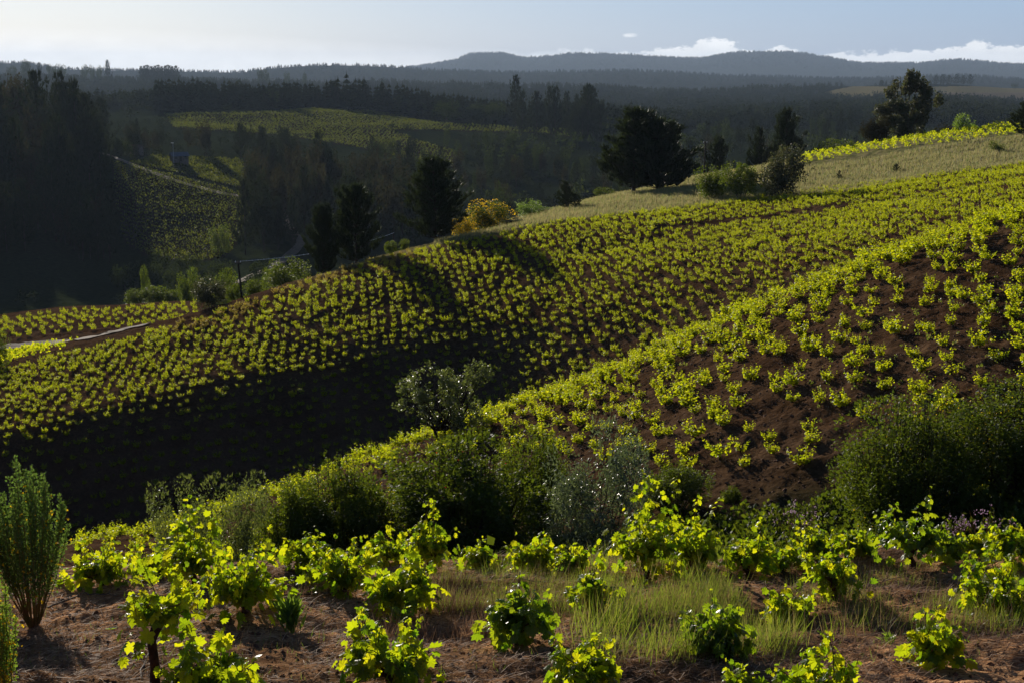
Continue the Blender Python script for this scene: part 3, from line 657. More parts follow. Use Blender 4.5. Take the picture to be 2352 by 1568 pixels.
valley_wood(34, (-60, 290), (395, 455), (13, 22), ('con', 'euc'), 'front %s trees of the wood at left', 'dark %s at the left wood foot', 62)
valley_wood(7, (285, 385), (574, 588), (6, 10), ('rnd', 'con'), '%s trees around the far houses', 'dark %s beside the far houses', 73)
valley_wood(12, (300, 400), (605, 680), (9, 13), ('con', 'euc'), '%s trees behind the far house', 'dark %s behind the far house', 63)
valley_wood(14, (430, 700), (600, 660), (10, 17), ('con', 'euc'), '%s trees between the far vineyards', 'dark %s between the far vineyards', 64)
valley_wood(64, (570, 960), (425, 545), (15, 23), ('euc', 'con', 'euc'), '%s trees of the central wood', 'dusky %s in the central valley wood', 65, wr=(.28, .42))
valley_wood(50, (900, 1420), (470, 640), (8, 15), ('euc', 'rnd', 'con', 'rnd'), '%s trees on the valley side', 'green %s behind the crest pines', 66)
valley_wood(22, (860, 1240), (640, 740), (8, 13), ('rnd', 'con'), '%s trees below the upper field', 'dark %s below the upper far field', 67)
valley_wood(18, (1180, 1430), (760, 900), (18, 30), ('con',), '%s trees in the tall clump', 'tall %s in the clump right of the upper field', 68)
valley_wood(16, (640, 1180), (900, 960), (10, 15), ('rnd',), '%s trees edging the upper field', 'rounded green %s atop the upper far field', 69, wr=(.9, 1.3))
valley_wood(46, (1400, 2000), (500, 950), (9, 18), ('rnd', 'con', 'euc'), '%s trees of the right valley', 'hazy %s in the right valley', 70)
valley_wood(16, (270, 620), (330, 400), (4, 8), ('rnd',), '%s trees in the valley bottom', 'small dim %s at the far vineyard foot', 71, wr=(.8, 1.2))

def far_tree(u, vt, vb, w, d, kind, label, j=0, sink=.3):
    x, y, z = spot(u, d); zt = uv2xz(u, vt, d)[1]; zb = uv2xz(u, vb, d)[1]; z0 = min(z, zb) if zb > z+.5 else z
    h = zt-z; ww = w*d/F
    nm = {'con': ('conifer_tree', 'conifer'), 'euc': ('eucalyptus_tree', 'eucalyptus'), 'rnd': ('broadleaf_tree', 'tree')}[kind]
    place(('v', kind, j), VAR[kind][j], (x, y, z-sink), (ww, ww, max(h+sink, 1)), random.random()*6, label, nm[1], name=nm[0])
far_tree(538, 178, 235, 36, 985, 'euc', 'lone tall dark tree rising above the conifer belt at left centre', 1)
for u, vt, w, k, lb in ((60, 137, 22, 'rnd', 'wide dark tree highest on the left skyline'), (92, 147, 11, 'con', 'slim conifer right of the highest tree on the left skyline'),
        (28, 152, 22, 'rnd', 'low rounded tree at the far left of the skyline'), (118, 148, 16, 'rnd', 'rounded tree left end of the clump on the left skyline'), (140, 147, 20, 'rnd', 'rounded tree right end of the clump on the left skyline'),
        (196, 149, 17, 'rnd', 'first of three ball shaped trees on the skyline'), (212, 150, 12, 'rnd', 'middle of three ball shaped trees on the skyline'), (229, 151, 13, 'rnd', 'third of three ball shaped trees on the skyline'),
        (249, 142, 13, 'con', 'pointed conifer right of three ball shaped trees')):
    far_tree(u, vt-2, 165, w*1.35, 2500, k, lb, 0 if k == 'con' else 1)
for i, u in enumerate(range(325, 412, 8)):
    far_tree(u, 154-(i % 3)*1.5, 165, 20, 2500, 'con', 'small conifer in the straight row on the left skyline, %s from left' % ordinal(i+1), i % 3)
for i, u in enumerate((598, 606, 615, 660, 700)):
    far_tree(u, 153+i*3, 178, 14, 2500, 'rnd', ('broad tree on the skyline where the ridge dips', 'middle tree of the group where the ridge dips', 'right tree of the group where the ridge dips', 'low tree left of the dark round hill foot', 'low tree below the dark round hill')[i], i % 3)
for i, u in enumerate((2150, 2165, 2180, 2196, 2212, 2228)):
    far_tree(u, 174-(i % 2)*2, 200, 17, 2950, 'con', 'conifer in the dark row above the far right field, %s from left' % ordinal(i+1), i % 4)
far_tree(2330, 190, 205, 18, 2950, 'rnd', 'lone rounded tree on the far field at right edge', 0)

# ================================================================== crest line trees
def crest_thing(key, build, u, vt, vb, w, d, label, cat, name, r0=1.0, rz=0, group=None, d1=True):
    """vb is where its foot shows; the foot is sought on the visible ground near distance d"""
    if d == 0: d = hit(u, vb, 110)
    x, y, z = spot(u, d); h = top_h(x, y, z, vt); ww = w*y/F*r0
    return place(key, build, (x, y, z-.1), (ww, ww, h+.1), rz, label, cat, group, name)
crest_thing('pineA', lambda: pine(101, 18, m='pine'), 745, 475, 645, 76, 137, 'slim dark pine left of a taller pine on the crest', 'pine tree', 'pine_tree')
crest_thing('pineB', lambda: pine(102, 18, m='pine'), 815, 428, 612, 112, 138, 'dark pine with upswept branches on the left crest', 'pine tree', 'pine_tree')
crest_thing('pineC', lambda: pine(103, 19, m='pine'), 1000, 368, 556, 132, 146, 'dark pine beside the yellow flowering broom', 'pine tree', 'pine_tree')
crest_thing('pineD', lambda: pine(104, 20, twin=True, m='pine', dens=30), 1478, 254, 432, 190, 176, 'big spreading twin stemmed dark pine on the crest', 'pine tree', 'pine_tree')
crest_thing('pineE', lambda: pine(105, 14, m='pine'), 1642, 316, 400, 86, 225, 'low wide pine right of the wooden pole', 'pine tree', 'pine_tree')
crest_thing('pineF', lambda: pine(106, 17, m='pine'), 1802, 256, 350, 76, 215, 'pointed pine rising behind the grey green olive bush', 'pine tree', 'pine_tree')
crest_thing('pineG', lambda: pine(107, 13, m='pine'), 1743, 298, 385, 56, 215, 'small leaning pine left of the olive bush', 'pine tree', 'pine_tree')
crest_thing('pineH', lambda: pine(108, 11, m='pine'), 1298, 418, 478, 42, 160, 'young pine standing at the gap in the crest', 'pine tree', 'pine_tree')
crest_thing('pineI', lambda: pine(109, 9, m='pine'), 1322, 446, 486, 32, 158, 'bushy pine sapling beside the young pine at the gap', 'pine tree', 'pine_tree')
crest_thing('pineJ', lambda: pine(110, 14, m='pine'), 2352, 238, 350, 62, 170, 'pine cut by the right edge above the grass', 'pine tree', 'pine_tree')
crest_thing('pineH', None, 2059, 377, 396, 16, 0, 'tiny pine seedling in the dry grass, right one', 'pine tree', 'pine_tree', rz=1)
crest_thing('pineI', None, 1927, 392, 412, 13, 0, 'tiny pine seedling in the dry grass, left one', 'pine tree', 'pine_tree', rz=2)
EU = [(.02,0,.93,.13,.09),(-.12,.03,.86,.13,.09),(.14,-.03,.80,.14,.10),(-.02,.1,.76,.17,.10),(-.24,0,.70,.12,.09),(.27,.02,.70,.14,.09),(.40,0,.60,.14,.10),(.33,-.05,.50,.13,.09),(.10,0,.58,.17,.11),(-.14,.02,.52,.18,.11),(.22,.05,.38,.16,.12),(.0,-.05,.34,.18,.13),(-.38,0,.47,.13,.10),(-.30,.03,.32,.15,.10),(.12,.02,.20,.16,.12),(-.12,0,.16,.15,.11)]
crest_thing('euc1', lambda: tree('eucalyptus_tree', EU, 5, 15000, .027, 'euc', .020, .22, 9, droop=.8, shell=.8), 2083, 153, 322, 160, 205, 'tall open crowned eucalyptus towering on the right crest', 'eucalyptus', 'eucalyptus_tree')
crest_thing('euc2', lambda: tree('broadleaf_tree', rblobs(6, 10, .2, .3, .2, .75, .24), 6, 7000, .035, 'brown', .02, .15, 7, droop=.7), 2010, 262, 330, 76, 200, 'reddish brown tree left of the tall eucalyptus', 'tree', 'broadleaf_tree')
def bush(name, seed, leaves, size, m, nb=10, lo=.16, hi=.66, spread=.30, r0=.22, r1=.34, flower=None, T=KITE, cut=8, stems=3):
    return lambda: tree(name, rblobs(seed, nb, r0, r1, lo, hi, spread), seed, leaves, size, m, .012, .12, cut, T=T, flower=flower, stems=stems, droop=.1, up=.2)
crest_thing('bA', bush('bush', 201, 9000, .034, 'broom'), 1636, 374, 456, 88, 0, 'rounded green bush, left one of a pair on the crest', 'bush', 'bush')
crest_thing('bB', bush('bush', 202, 10000, .030, 'broom'), 1702, 364, 458, 104, 0, 'rounded green bush, right one of a pair on the crest', 'bush', 'bush')
crest_thing('bC', bush('olive_bush', 203, 12000, .030, 'euc', 14, .1, .72, .28), 1797, 328, 452, 126, 0, 'tall grey green olive bush beside the paired green bushes', 'bush', 'olive_bush')
crest_thing('bD', bush('bush', 204, 6000, .04, 'fresh'), 2225, 258, 312, 76, 212, 'leafy green bush right of the tall eucalyptus', 'bush', 'bush')
for i, (u, vt, w, d, lb) in enumerate(((2170, 282, 60, 214, 'low green bush between the eucalyptus and the leafy bush'), (2275, 278, 50, 212, 'low bush at the right end of the skyline hedge'), (1925, 315, 90, 208, 'brownish low bush left of the reddish tree'),
        (1880, 338, 60, 205, 'low dim bush at the left end of the upper vine strip'), (2290, 322, 38, 158, 'small round bush in the dry grass near the right edge'), (1384, 428, 52, 178, 'low green bush at the left foot of the twin pine'),
        (2322, 274, 17, 200, 'tiny dark rounded bush on the right skyline'), (1382, 486, 24, 146, 'little dark bush in the grass below the crest'), (2120, 305, 60, 206, 'green bush at the foot of the tall eucalyptus'))):
    crest_thing('bE%d' % (i % 3), bush('bush', 210+i % 3, 4500, .045, 'broom' if i % 3 else 'brown'), u, vt, vt+40, w, d, lb, 'bush', 'bush', rz=i)
crest_thing('ye', bush('broom_bush', 220, 8000, .030, 'broom', 12, flower=(2600, .028, 'yellow')), 1128, 458, 528, 122, 150, 'broom bush topped with golden yellow flowers', 'bush', 'broom_bush')
crest_thing('ye2', bush('broom_bush', 221, 2500, .04, 'broom', 8, flower=(2600, .035, 'yellow')), 1062, 498, 550, 62, 147, 'small broom bush solid with yellow flowers by the pine', 'bush', 'broom_bush')
crest_thing('bF', bush('bush', 222, 6000, .036, 'euc'), 1182, 498, 548, 76, 146, 'grey green bush right of the yellow broom', 'bush', 'bush')
crest_thing('bG', bush('bush', 223, 6000, .036, 'fresh'), 1222, 458, 500, 80, 160, 'soft green bush behind the grey bush', 'bush', 'bush')
crest_thing('bG', None, 1265, 474, 500, 60, 164, 'soft green bush left of the young pine', 'bush', 'bush', rz=2)
crest_thing('bH', bush('bush', 224, 9000, .030, 'broom', 14), 668, 585, 668, 140, 138, 'wide dark green bush left of the crest pines', 'bush', 'bush')
crest_thing('bI', bush('bush', 225, 5000, .04, 'broom'), 437, 610, 690, 62, 230, 'rounded green tree left of the wire pole', 'bush', 'bush')
crest_thing('bI', None, 516, 613, 690, 66, 225, 'rounded green tree just left of the wire pole', 'bush', 'bush', rz=1)
crest_thing('bI', None, 620, 612, 690, 44, 215, 'dim rounded tree right of the wire pole', 'bush', 'bush', rz=3)
crest_thing('bJ', bush('olive_bush', 226, 7000, .036, 'euc', 12), 486, 628, 720, 96, 124, 'greyish olive bush at the left end of the crest hedge', 'bush', 'olive_bush')
for i, (u, vt, w, d, lb) in enumerate(((540, 650, 46, 131, 'green bush at the foot of the wire pole, left side'), (585, 640, 54, 133, 'green bush at the foot of the wire pole, right side'), (310, 662, 60, 212, 'pale green bush at the left of the low thicket'),
       (355, 655, 76, 213, 'pale green bush amid the low thicket'), (400, 664, 50, 213, 'pale green bush at the right of the low thicket'), (900, 552, 36, 150, 'feathery pale shrub right of the crest pines'), (930, 548, 30, 152, 'second feathery pale shrub right of the crest pines'))):
    crest_thing('bK', bush('bush', 227, 4500, .045, 'fresh' if 0 else 'broom'), u, vt, vt+40, w, d, lb, 'bush', 'bush', rz=i*1.3)
crest_thing('bL', bush('slim_tree', 228, 3500, .045, 'broom', 9, .25, .85, .16, .14, .22), 338, 608, 670, 26, 235, 'slim dim tree above the low thicket', 'tree', 'slim_tree')
crest_thing('bM', bush('bush', 229, 6000, .03, 'broom', 12, .2, .8), 0, 752, 840, 62, 111, 'dark leafy tree cut by the left edge of the frame', 'tree', 'bush')
crest_thing('bN', bush('bush', 230, 5000, .04, 'broom'), 506, 515, 585, 62, 432, 'round dark green tree on the lower edge of far vineyard', 'tree', 'bush')

# utility poles, cable, far house
def pole_thing(u, vt, d, label, rad=.09, lean=0):
    x, y, z = spot(u, d); h = top_h(x, y, z, vt); root = empty('utility_pole', (x, y, z)); a = Acc()
    tube(a, [(0, 0, -.3), (lean*.5, 0, h*.5), (lean, 0, h)], [rad*1.2, rad, rad*.8], 8); ob('post', a.mesh('post', [M['pole']], True), root)
    b = Acc(); box(b, (lean-.30, -.04, h-.22), (lean+.30, .04, h-.12)); ob('crossarm', b.mesh('crossarm', [M['pole']]), root)
    c = Acc()
    for sx in (-.22, .22): tube(c, [(lean+sx, 0, h-.12), (lean+sx, 0, h-.05), (lean+sx, 0, h+.02)], [.025, .045, .02], 6)
    ob('insulator', c.mesh('insulator', [M['whitemetal']]), root); tag(root, label, 'pole'); return x, y, z+h
px, py, pz = pole_thing(556, 600, 124, 'dark wooden pole carrying the cable at the left crest', .085, -.25)
pole_thing(1618, 326, 190, 'dark wooden pole between twin pine and low pine', .11)
a = Acc(); P0 = np.array([px-.25+.22, py, pz-.02]); x2, z2 = uv2xz(905, 535, 196); P1 = np.array([x2, 196, z2]); x3, z3 = uv2xz(1120, 478, 235)
for A_, B_ in ((P0, P1),):
    t = np.linspace(0, 1, 40)[:, None]; Q = A_*(1-t)+B_*t; Q[:, 2] -= 1.4*4*(t*(1-t))[:, 0]*.45; tube(a, Q, [.013]*40, 4)
    for q in Q[1:24]: tube(a, [q-np.array([.06, 0, 0]), q+np.array([.06, 0, 0])], [.045, .03], 4)
tag(ob('cable', a.mesh('cable', [M['wire']])), 'thin glinting overhead cable strung from the left crest pole', 'cable')
x, y, z = spot(905, 196); b = Acc(); tube(b, [(0, 0, -.2), (0, 0, z2-z)], [.11, .08], 7); o = ob('cable_post', b.mesh('cable_post', [M['pole']])); o.location = (x, y, z); tag(o, 'wooden post behind the pines holding the cable end', 'post')
def house(u, d, L_, W_, H_, rz, roof, label, zadd=0):
    x, y, z = spot(u, d); root = empty('farm_house', (x, y, z+zadd)); root.rotation_euler = (0, 0, rz)
    a = Acc(); box(a, (-L_/2, -W_/2, -2.5), (L_/2, W_/2, H_))
    g = H_+W_*.28; a.add([(-L_/2, -W_/2, H_), (-L_/2, W_/2, H_), (-L_/2, 0, g), (L_/2, -W_/2, H_), (L_/2, W_/2, H_), (L_/2, 0, g)], [(0, 1, 2), (3, 5, 4)])
    ob('wall', a.mesh('wall', [M['white']]), root); rf = Acc(); e_ = .5
    for s in (-1, 1):
        sl = W_*.28/(W_/2); p = [(-L_/2-e_, s*(W_/2+e_), H_-e_*sl+.05), (L_/2+e_, s*(W_/2+e_), H_-e_*sl+.05), (L_/2+e_, 0, g+.05), (-L_/2-e_, 0, g+.05)]
        q = [(a_, b_, c_+.14) for a_, b_, c_ in p]; rf.add(p+q, [(0, 1, 2), (0, 2, 3), (4, 6, 5), (4, 7, 6), (0, 4, 5), (0, 5, 1), (0, 3, 7), (0, 7, 4), (1, 5, 6), (1, 6, 2)])
    ob('roof', rf.mesh('roof', [M[roof]]), root)
    for cx in (-L_*.3, L_*.28):
        w = Acc(); box(w, (cx-.55, -W_/2-.04, 1.0), (cx+.55, -W_/2+.02, 2.1)); ob('window', w.mesh('window', [M['dark']]), root)
    w = Acc(); box(w, (-.5, -W_/2-.05, 0), (.5, -W_/2+.02, 2.1)); ob('door', w.mesh('door', [M['pole']]), root)
    return tag(root, label, 'house')
house(412, 588, 6.5, 4.5, 2.2, .5, 'roof', 'small house with shiny blue grey metal roof above the far vineyard', 1.5)
house(312, 598, 5, 4, 2.4, -.3, 'rooftile', 'tiny pale walled house half hidden by trees at left', .5)
x, y, z = spot(408, 590); h = top_h(x, y, z, 327); root = empty('yard_lamp', (x+.3, y-8, z)); a = Acc(); tube(a, [(0, 0, -.5), (0, 0, h)], [.06, .04], 6); ob('pole', a.mesh('pole', [M['whitemetal']]), root)
a = Acc(); box(a, (-.8, -.3, h), (.3, .3, h+.14)); ob('lamp_head', a.mesh('lamp_head', [M['whitemetal']]), root); tag(root, 'pale lamp post standing over the blue grey roof', 'lamp post')

# ================================================================== vines of the slopes
r = np.random.default_rng(5)
def grid(y0, y1, dx, dy, rot, jit, r):
    c, s = math.cos(rot), math.sin(rot); E = y1*1.1; a = np.arange(-E, E, dx); b = np.arange(-E*.2, E*1.3, dy); A_, B_ = np.meshgrid(a, b)
    A_ = A_+(np.arange(len(b))[:, None] % 2)*dx*.5; A_ = A_+r.normal(size=A_.shape)*jit; B_ = B_+r.normal(size=B_.shape)*jit
    x = (A_*c-B_*s).ravel(); y = (A_*s+B_*c).ravel(); k = (y > y0) & (y < y1) & (abs(x) < y*.42+2); return x[k], y[k]
x, y = grid(33, 76, 1.04, 1.32, R(4), .17, r); xb, yb = grid(76, 152, .80, 1.02, R(28), .12, r)
xr, yr = grid(50, 72, 1.3, 1.3, R(50), .25, r); zr = ground(xr, yr); ur, vr = xyz2uv(xr, yr, zr); kr = (abs(yr-np.interp(ur, [0, 620, 1150, 1700, 2352], [66, 64, 62, 59, 58])) < 2.6) & (ur > 950); x = np.concatenate([x, xr[kr]]); y = np.concatenate([y, yr[kr]]); x = np.concatenate([x, xb]); y = np.concatenate([y, yb]); z = ground(x, y); u, v = xyz2uv(x, y, z)
keep = (u > -60) & (u < 2420) & (r.random(len(x)) > .05)
keep &= v > L(CREST, u)-3
low = L([(-100, 1330), (150, 1240), (300, 1330), (640, 1290), (700, 1200), (760, 1120), (1000, 1060), (1200, 1050), (1500, 1075), (1620, 1100), (1800, 1075), (1900, 1090), (2000, 990), (2352, 960), (2500, 950)], u)
keep &= v < low
keep &= ~((y > 127-8*sm(1600, 2352, u)) & (y < 129.2-8*sm(1600, 2352, u)) & (u > 1500))      # bare track between the plots
x, y, z, u, v = x[keep], y[keep], z[keep], u[keep], v[keep]; k = visible(x, y, z+.75) & ~((y < 70) & (r.random(len(x)) < np.where(u > 1000, .06, .42))); x, y, z, u, v = x[k], y[k], z[k], u[k], v[k]
print('slope vines', len(x))
gold = (y-L([(-100, 108), (400, 115), (650, 122), (900, 129), (1100, 134)], u) > -6+6*fbm(x*.2, y*.2, 2)) & (u > 380) & (u < 960) & (r.random(len(x)) < .7)
size = (.56+.36*r.random(len(x))**1.3)*np.where(y > 76, .65, .88)*(1+.25*sm(-.1, .4, fbm(x*.5, y*.5, 2))); order = np.argsort(-(size/y)); ang = r.random(len(x))*6.28
SV = [slope_vine_data(300+i) for i in range(14)]
NEAR = order[:262]; rest = order[262:]
svm = [(mesh_np('foliage', f[0], f[1], [M['vine_far']]), mesh_np('trunk', t[0], t[1], [M['vinewood']])) for f, t in SV]
TIER = {}
for q, i in enumerate(NEAR):
    k = q % 14; root = empty('grapevine', (x[i], y[i], z[i]-.02)); s = size[i]; root.scale = (s*1.12, s*1.12, s*.95); root.rotation_euler = (0, 0, ang[i])
    ob('foliage', svm[k][0], root); ob('trunk', svm[k][1], root)
    tier = int(max(0, (v[i]-L([(0, 1275), (350, 1200), (620, 1105), (900, 1012), (1150, 955), (1400, 872), (1700, 735), (2000, 612), (2352, 505)], u[i]))/42))+1
    TIER.setdefault(tier, []).append(tag(root, None, 'grapevine', 'bush vines on the bare flank of the near spur'))
for tier, obs in TIER.items(): number_labels(obs, 'lime vine in the '+ordinal(tier)+' tier below the spur ridge, %s from left')
def vine_stuff(sel, m, label):
    var = [(np.concatenate([f[0], t[0]]), np.concatenate([f[1], t[1]+len(f[0])]), np.concatenate([np.zeros(len(f[1])), np.ones(len(t[1]))]).astype(int)) for f, t in SV]
    scatter_mesh('vineyard', var, np.stack([x[sel], y[sel], z[sel]-.02], 1), size[sel], [M[m], M['vinewood']], label, rot=ang[sel], cat='grapevines', xy=.88+.5*np.random.default_rng(4).random(len(sel)), zs=.92)
vine_stuff(np.array([i for i in rest if not gold[i]]), 'vine_far', 'rows of small lime green bush vines over the bowl slope')
vine_stuff(np.array([i for i in rest if gold[i]]), 'vine_gold', 'golden brown bush vines along the left crest')
# low-detail vines: strip above the grass, small plot at left, far fields
def mini_vine(seed, n=16, lsz=.34):
    r = np.random.default_rng(seed); a = Acc(); d = rdir(n, r); d[:, 2] = abs(d[:, 2]); P = d*np.array([.42, .42, .7])*(.5+.5*r.random(n))[:, None]+np.array([0, 0, .1])
    yv, nr = leaf_orient(n, d, r, -.4, .1); stamp(a, KITE, KITE_F, P, yv, nr, lsz*(.7+.5*r.random(n))); return a.data()
MV = [mini_vine(i, 26, .24) for i in range(6)]; MF = [mini_vine(i+20, 9, .5) for i in range(5)]
def plot(y0, y1, dx, dy, rot, test, label, var, sc, m, seed=9, jit=.15):
    r = np.random.default_rng(seed); x, y = grid(y0, y1, dx, dy, rot, jit, r); z = ground(x, y); u, v = xyz2uv(x, y, z); k = test(u, v, y) & (u > -60) & (u < 2420); x, y, z = x[k], y[k], z[k]
    k = visible(x, y, z+sc); x, y, z = x[k], y[k], z[k]; print(label, len(x))
    scatter_mesh('vineyard', var, np.stack([x, y, z], 1), sc*(.75+.5*r.random(len(x))), [M[m]], label, cat='grapevines')
plot(170, 200, 1.2, 2.0, R(8), lambda u, v, y: (u > 1840) & (v < np.interp(u, [1840, 2000, 2352], [378, 350, 309])), 'strip of bright vines along the top of the dry grass', MV, .75, 'vine_far')
plot(146, 182, 1.35, 3.1, R(14), lambda u, v, y: (u > -60) & (u < 450) & (v < np.interp(u, [0, 200, 450], [783, 762, 745])), 'small sunlit plot of vines beyond the dirt track at left', SV and [(f[0], f[1], f[2]) for f, t in SV[:4]], .78, 'vine_far')
plot(108, 146, 1.2, 1.8, R(14), lambda u, v, y: (u < 330) & (v > np.interp(u, [0, 130, 330], [812, 800, 775])) & (y > np.interp(u, [0, 330], [111, 116])), 'vines between the left crest and the dirt track', MV, .9, 'vine_far', 10)
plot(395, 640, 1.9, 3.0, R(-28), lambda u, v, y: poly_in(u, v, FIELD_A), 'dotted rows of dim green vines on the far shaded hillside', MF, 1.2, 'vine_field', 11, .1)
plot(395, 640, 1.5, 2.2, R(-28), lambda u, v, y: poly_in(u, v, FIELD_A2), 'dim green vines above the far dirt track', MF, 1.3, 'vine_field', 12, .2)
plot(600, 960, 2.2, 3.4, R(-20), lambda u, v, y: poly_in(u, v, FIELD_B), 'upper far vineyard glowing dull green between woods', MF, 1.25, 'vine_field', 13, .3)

# ================================================================== dry grass on the crest
def grass_stuff(name, x, y, z, h, m, label, w=.06, lean=.35, seed=3, cat='grass', blades=3):
    r = np.random.default_rng(seed); a = Acc(); n = len(x)
    for b in range(blades):
        P = np.stack([x+r.normal(size=n)*.05, y+r.normal(size=n)*.05, z-.02], 1); d = unit(rdir(n, r)*lean+np.array([.12, 0, 1])); hh = h*(.55+.7*r.random(n))
        T = np.array([(-w, 0, 0), (w, 0, 0), (w*.7, .5, .03), (-w*.7, .5, .03), (0, 1, .12)]); stamp(a, T, THIN_F, P, d, rdir(n, r), hh)
    v_, f_, _ = a.data(); tag(ob(name, mesh_np(name, v_, f_, [M[m]])), label, cat, kind='stuff')
r = np.random.default_rng(77)
xg, yg, zg, ug, vg = region(66000, (1000, 2420), (136, 192), r)
k = (yg > np.interp(ug, [1000, 1100, 1250, 1600, 2352], [136, 136, 138.5, 143.5, 140.5])) & visible(xg, yg, zg+.5, 50) & ((ug < 1840) | (yg < 172)) & (r.random(66000) > sm(1500, 1000, ug)*.6)
grass_stuff('dry_grass', xg[k], yg[k], zg[k], .42, 'drygrass', 'tan dry grass covering the crest strip', .05)
# ================================================================== gully bushes
def at(u, v, lift=0, d0=6.0):
    d = hit(u, v, d0); x = uv2xz(u, v, d)[0]; return x, d, gz(x, d)
def gully(key, build, u, vt, d, w, label, cat='bush', name='bush', rz=0):
    d = hit(u, 1016, 40) if d == 0 else d; x, y, z = spot(u, d); ww = w*y/F; h = top_h(x, y+ww*.28, z, vt); return place(key, build, (x, y, z-.1), (ww, ww, h+.1), rz, label, cat, None, name)
def broomy(name, seed, stems, leaves, size, m, flower=None, spray=.0, spread=.42):
    """dense rounded broom: many fine upright shoots over a leafy dome"""
    def f():
        r = np.random.default_rng(seed); root = empty(name); tr, fo = Acc(), Acc(); B = rblobs(seed, 16, .16, .26, .18, .70, spread*.75)
        tube(tr, [(0, 0, -.04), (.01, 0, .2)], [.03, .02], 6)
        for i in range(stems):
            a = r.random()*6.28; q = math.sqrt(r.random())*spread; zt = (.72+.30*r.random())*(1-.55*(q/spread)**2.2); b = np.array([math.cos(a)*q*.25, math.sin(a)*q*.25, 0]); e_ = np.array([math.cos(a)*q, math.sin(a)*q, zt])
            md = (b+e_)/2+np.array([math.cos(a), math.sin(a), 0])*.06; tube(tr, [b, md, e_], [.006, .004, .0015], 3)
            n = 60; t = .35+.65*r.random(n)**.8; P = (b*(1-t)[:, None]**2+2*(md*(t*(1-t))[:, None])+e_*t[:, None]**2)+rdir(n, r)*.022
            d = unit(e_-md+rdir(n, r)*.9*np.linalg.norm(e_-md)); stamp(fo, BLADE*np.array([.6, 1, 1]), BLADE_F, P, d, rdir(n, r), size*(.7+.7*r.random(n)))
        blob_leaves(fo, B, leaves, size, r, BLADE*np.array([.7, 1, 1]), BLADE_F, shell=.4, cut=10)
        zm = np.percentile(np.concatenate(fo.v)[:, 2], 99); B = np.array(B)
        for a_ in (fo, tr):
            for q in a_.v: q[:, 2] *= 1/zm
        B[:, 2] /= zm; B[:, 4] /= zm; norm_crown(fo)
        ob('trunk', tr.mesh('trunk', [M['bark']]), root); ob('crown', fo.mesh('crown', [M[m]]), root)
        if flower:
            fl = Acc(); blob_leaves(fl, np.array(B)*np.array([1, 1, 1, 1.06, 1.06]), flower[0], flower[1], r, KITE, KITE_F, shell=.25); ob('blossom', fl.mesh('blossom', [M[flower[2]]]), root)
        return root
    return f
gully('g1', broomy('broom_bush', 401, 190, 22000, .018, 'broom', (700, .010, 'yellow')), 790, 1062, 34, 300, 'soft rounded green broom bush left of the dark thicket', name='broom_bush')
gully('g2', broomy('dark_bush', 402, 160, 26000, .020, 'broom', (60, .012, 'red')), 1055, 1012, 35.5, 390, 'biggest dark green bush in the centre of the gully', name='dark_bush')
gully('g3', broomy('broom_bush', 403, 110, 12000, .022, 'broom'), 1235, 1000, 38, 190, 'feathery grey green bush behind the dark central bush', name='broom_bush')
gully('g4', bush('glossy_bush', 404, 15000, .020, 'silver', 20, .12, .84, .28, .13, .24, T=BLADE*np.array([.55, 1.2, 1]), cut=7, stems=5), 1378, 925, 33, 290, 'glossy leaved olive like bush glinting in the sun', name='glossy_bush')
gully('g5', broomy('broom_bush', 405, 110, 12000, .022, 'broom'), 1548, 1058, 38, 170, 'soft green bush right of the glossy bush', name='broom_bush')
gully('g6', broomy('broom_bush', 406, 240, 30000, .016, 'broom', (1400, .009, 'yellow')), 2080, 925, 32, 380, 'huge broom bush with scattered yellow flowers, left half of the right thicket', name='broom_bush')
gully('g7', broomy('broom_bush', 407, 240, 30000, .016, 'broom', (1400, .009, 'yellow')), 2335, 878, 32.5, 400, 'huge broom bush with yellow flowers cut by the right edge', name='broom_bush')
gully('g8', bush('glossy_bush', 408, 15000, .021, 'treeleaf', 22, .15, .84, .26, .09, .19, T=BLADE*np.array([.6, 1.1, 1]), cut=9, stems=4), 432, 1072, 26, 190, 'open glossy bush behind the tall vine, left one', name='glossy_bush')
gully('g8', None, 545, 1052, 27, 190, 'open glossy bush behind the tall vine, right one', name='glossy_bush', rz=2)
gully('g5', None, 672, 1118, 33, 190, 'low soft bush between glossy bush and broom', name='broom_bush', rz=1)
gully('g5', None, 300, 1215, 30, 120, 'low soft bush right of the tall flowering shrub', name='broom_bush', rz=4) if 0 else None
gully('g9', broomy('small_bush', 409, 40, 2500, .05, 'broom'), 1680, 1116, 38, 50, 'small pale green bush alone in the dark gully', name='small_bush')
_r = np.random.default_rng(77); TRB = []
for _i in range(40):
    _z = .22+.70*_r.random(); _w = .44*math.sin(math.pi*min(1, (_z+.05)/1.25))**.8; _a = _r.random()*6.28; _q = _w*math.sqrt(_r.random()); TRB.append((math.cos(_a)*_q, math.sin(_a)*_q, _z, .05+.055*_r.random(), .07+.06*_r.random()))
TRB += [(-.16, 0, .97, .05, .10), (.2, 0, 1.0, .05, .11), (.33, 0, .88, .06, .09), (-.40, 0, .70, .05, .04)]
TR = [(-.10,0,.90,.09,.10),(.22,0,.93,.08,.10),(.32,.03,.80,.11,.09),(.05,.03,.74,.12,.10),(-.12,0,.72,.13,.12),(.2,0,.62,.14,.10),(-.34,0,.62,.09,.05),(-.24,.03,.50,.16,.10),(.05,-.03,.50,.17,.11),(.30,0,.46,.14,.10),(-.36,0,.36,.14,.10),(-.1,0,.34,.16,.10),(.18,.03,.32,.15,.09),(-.42,0,.24,.09,.08),(.36,0,.66,.12,.09)]
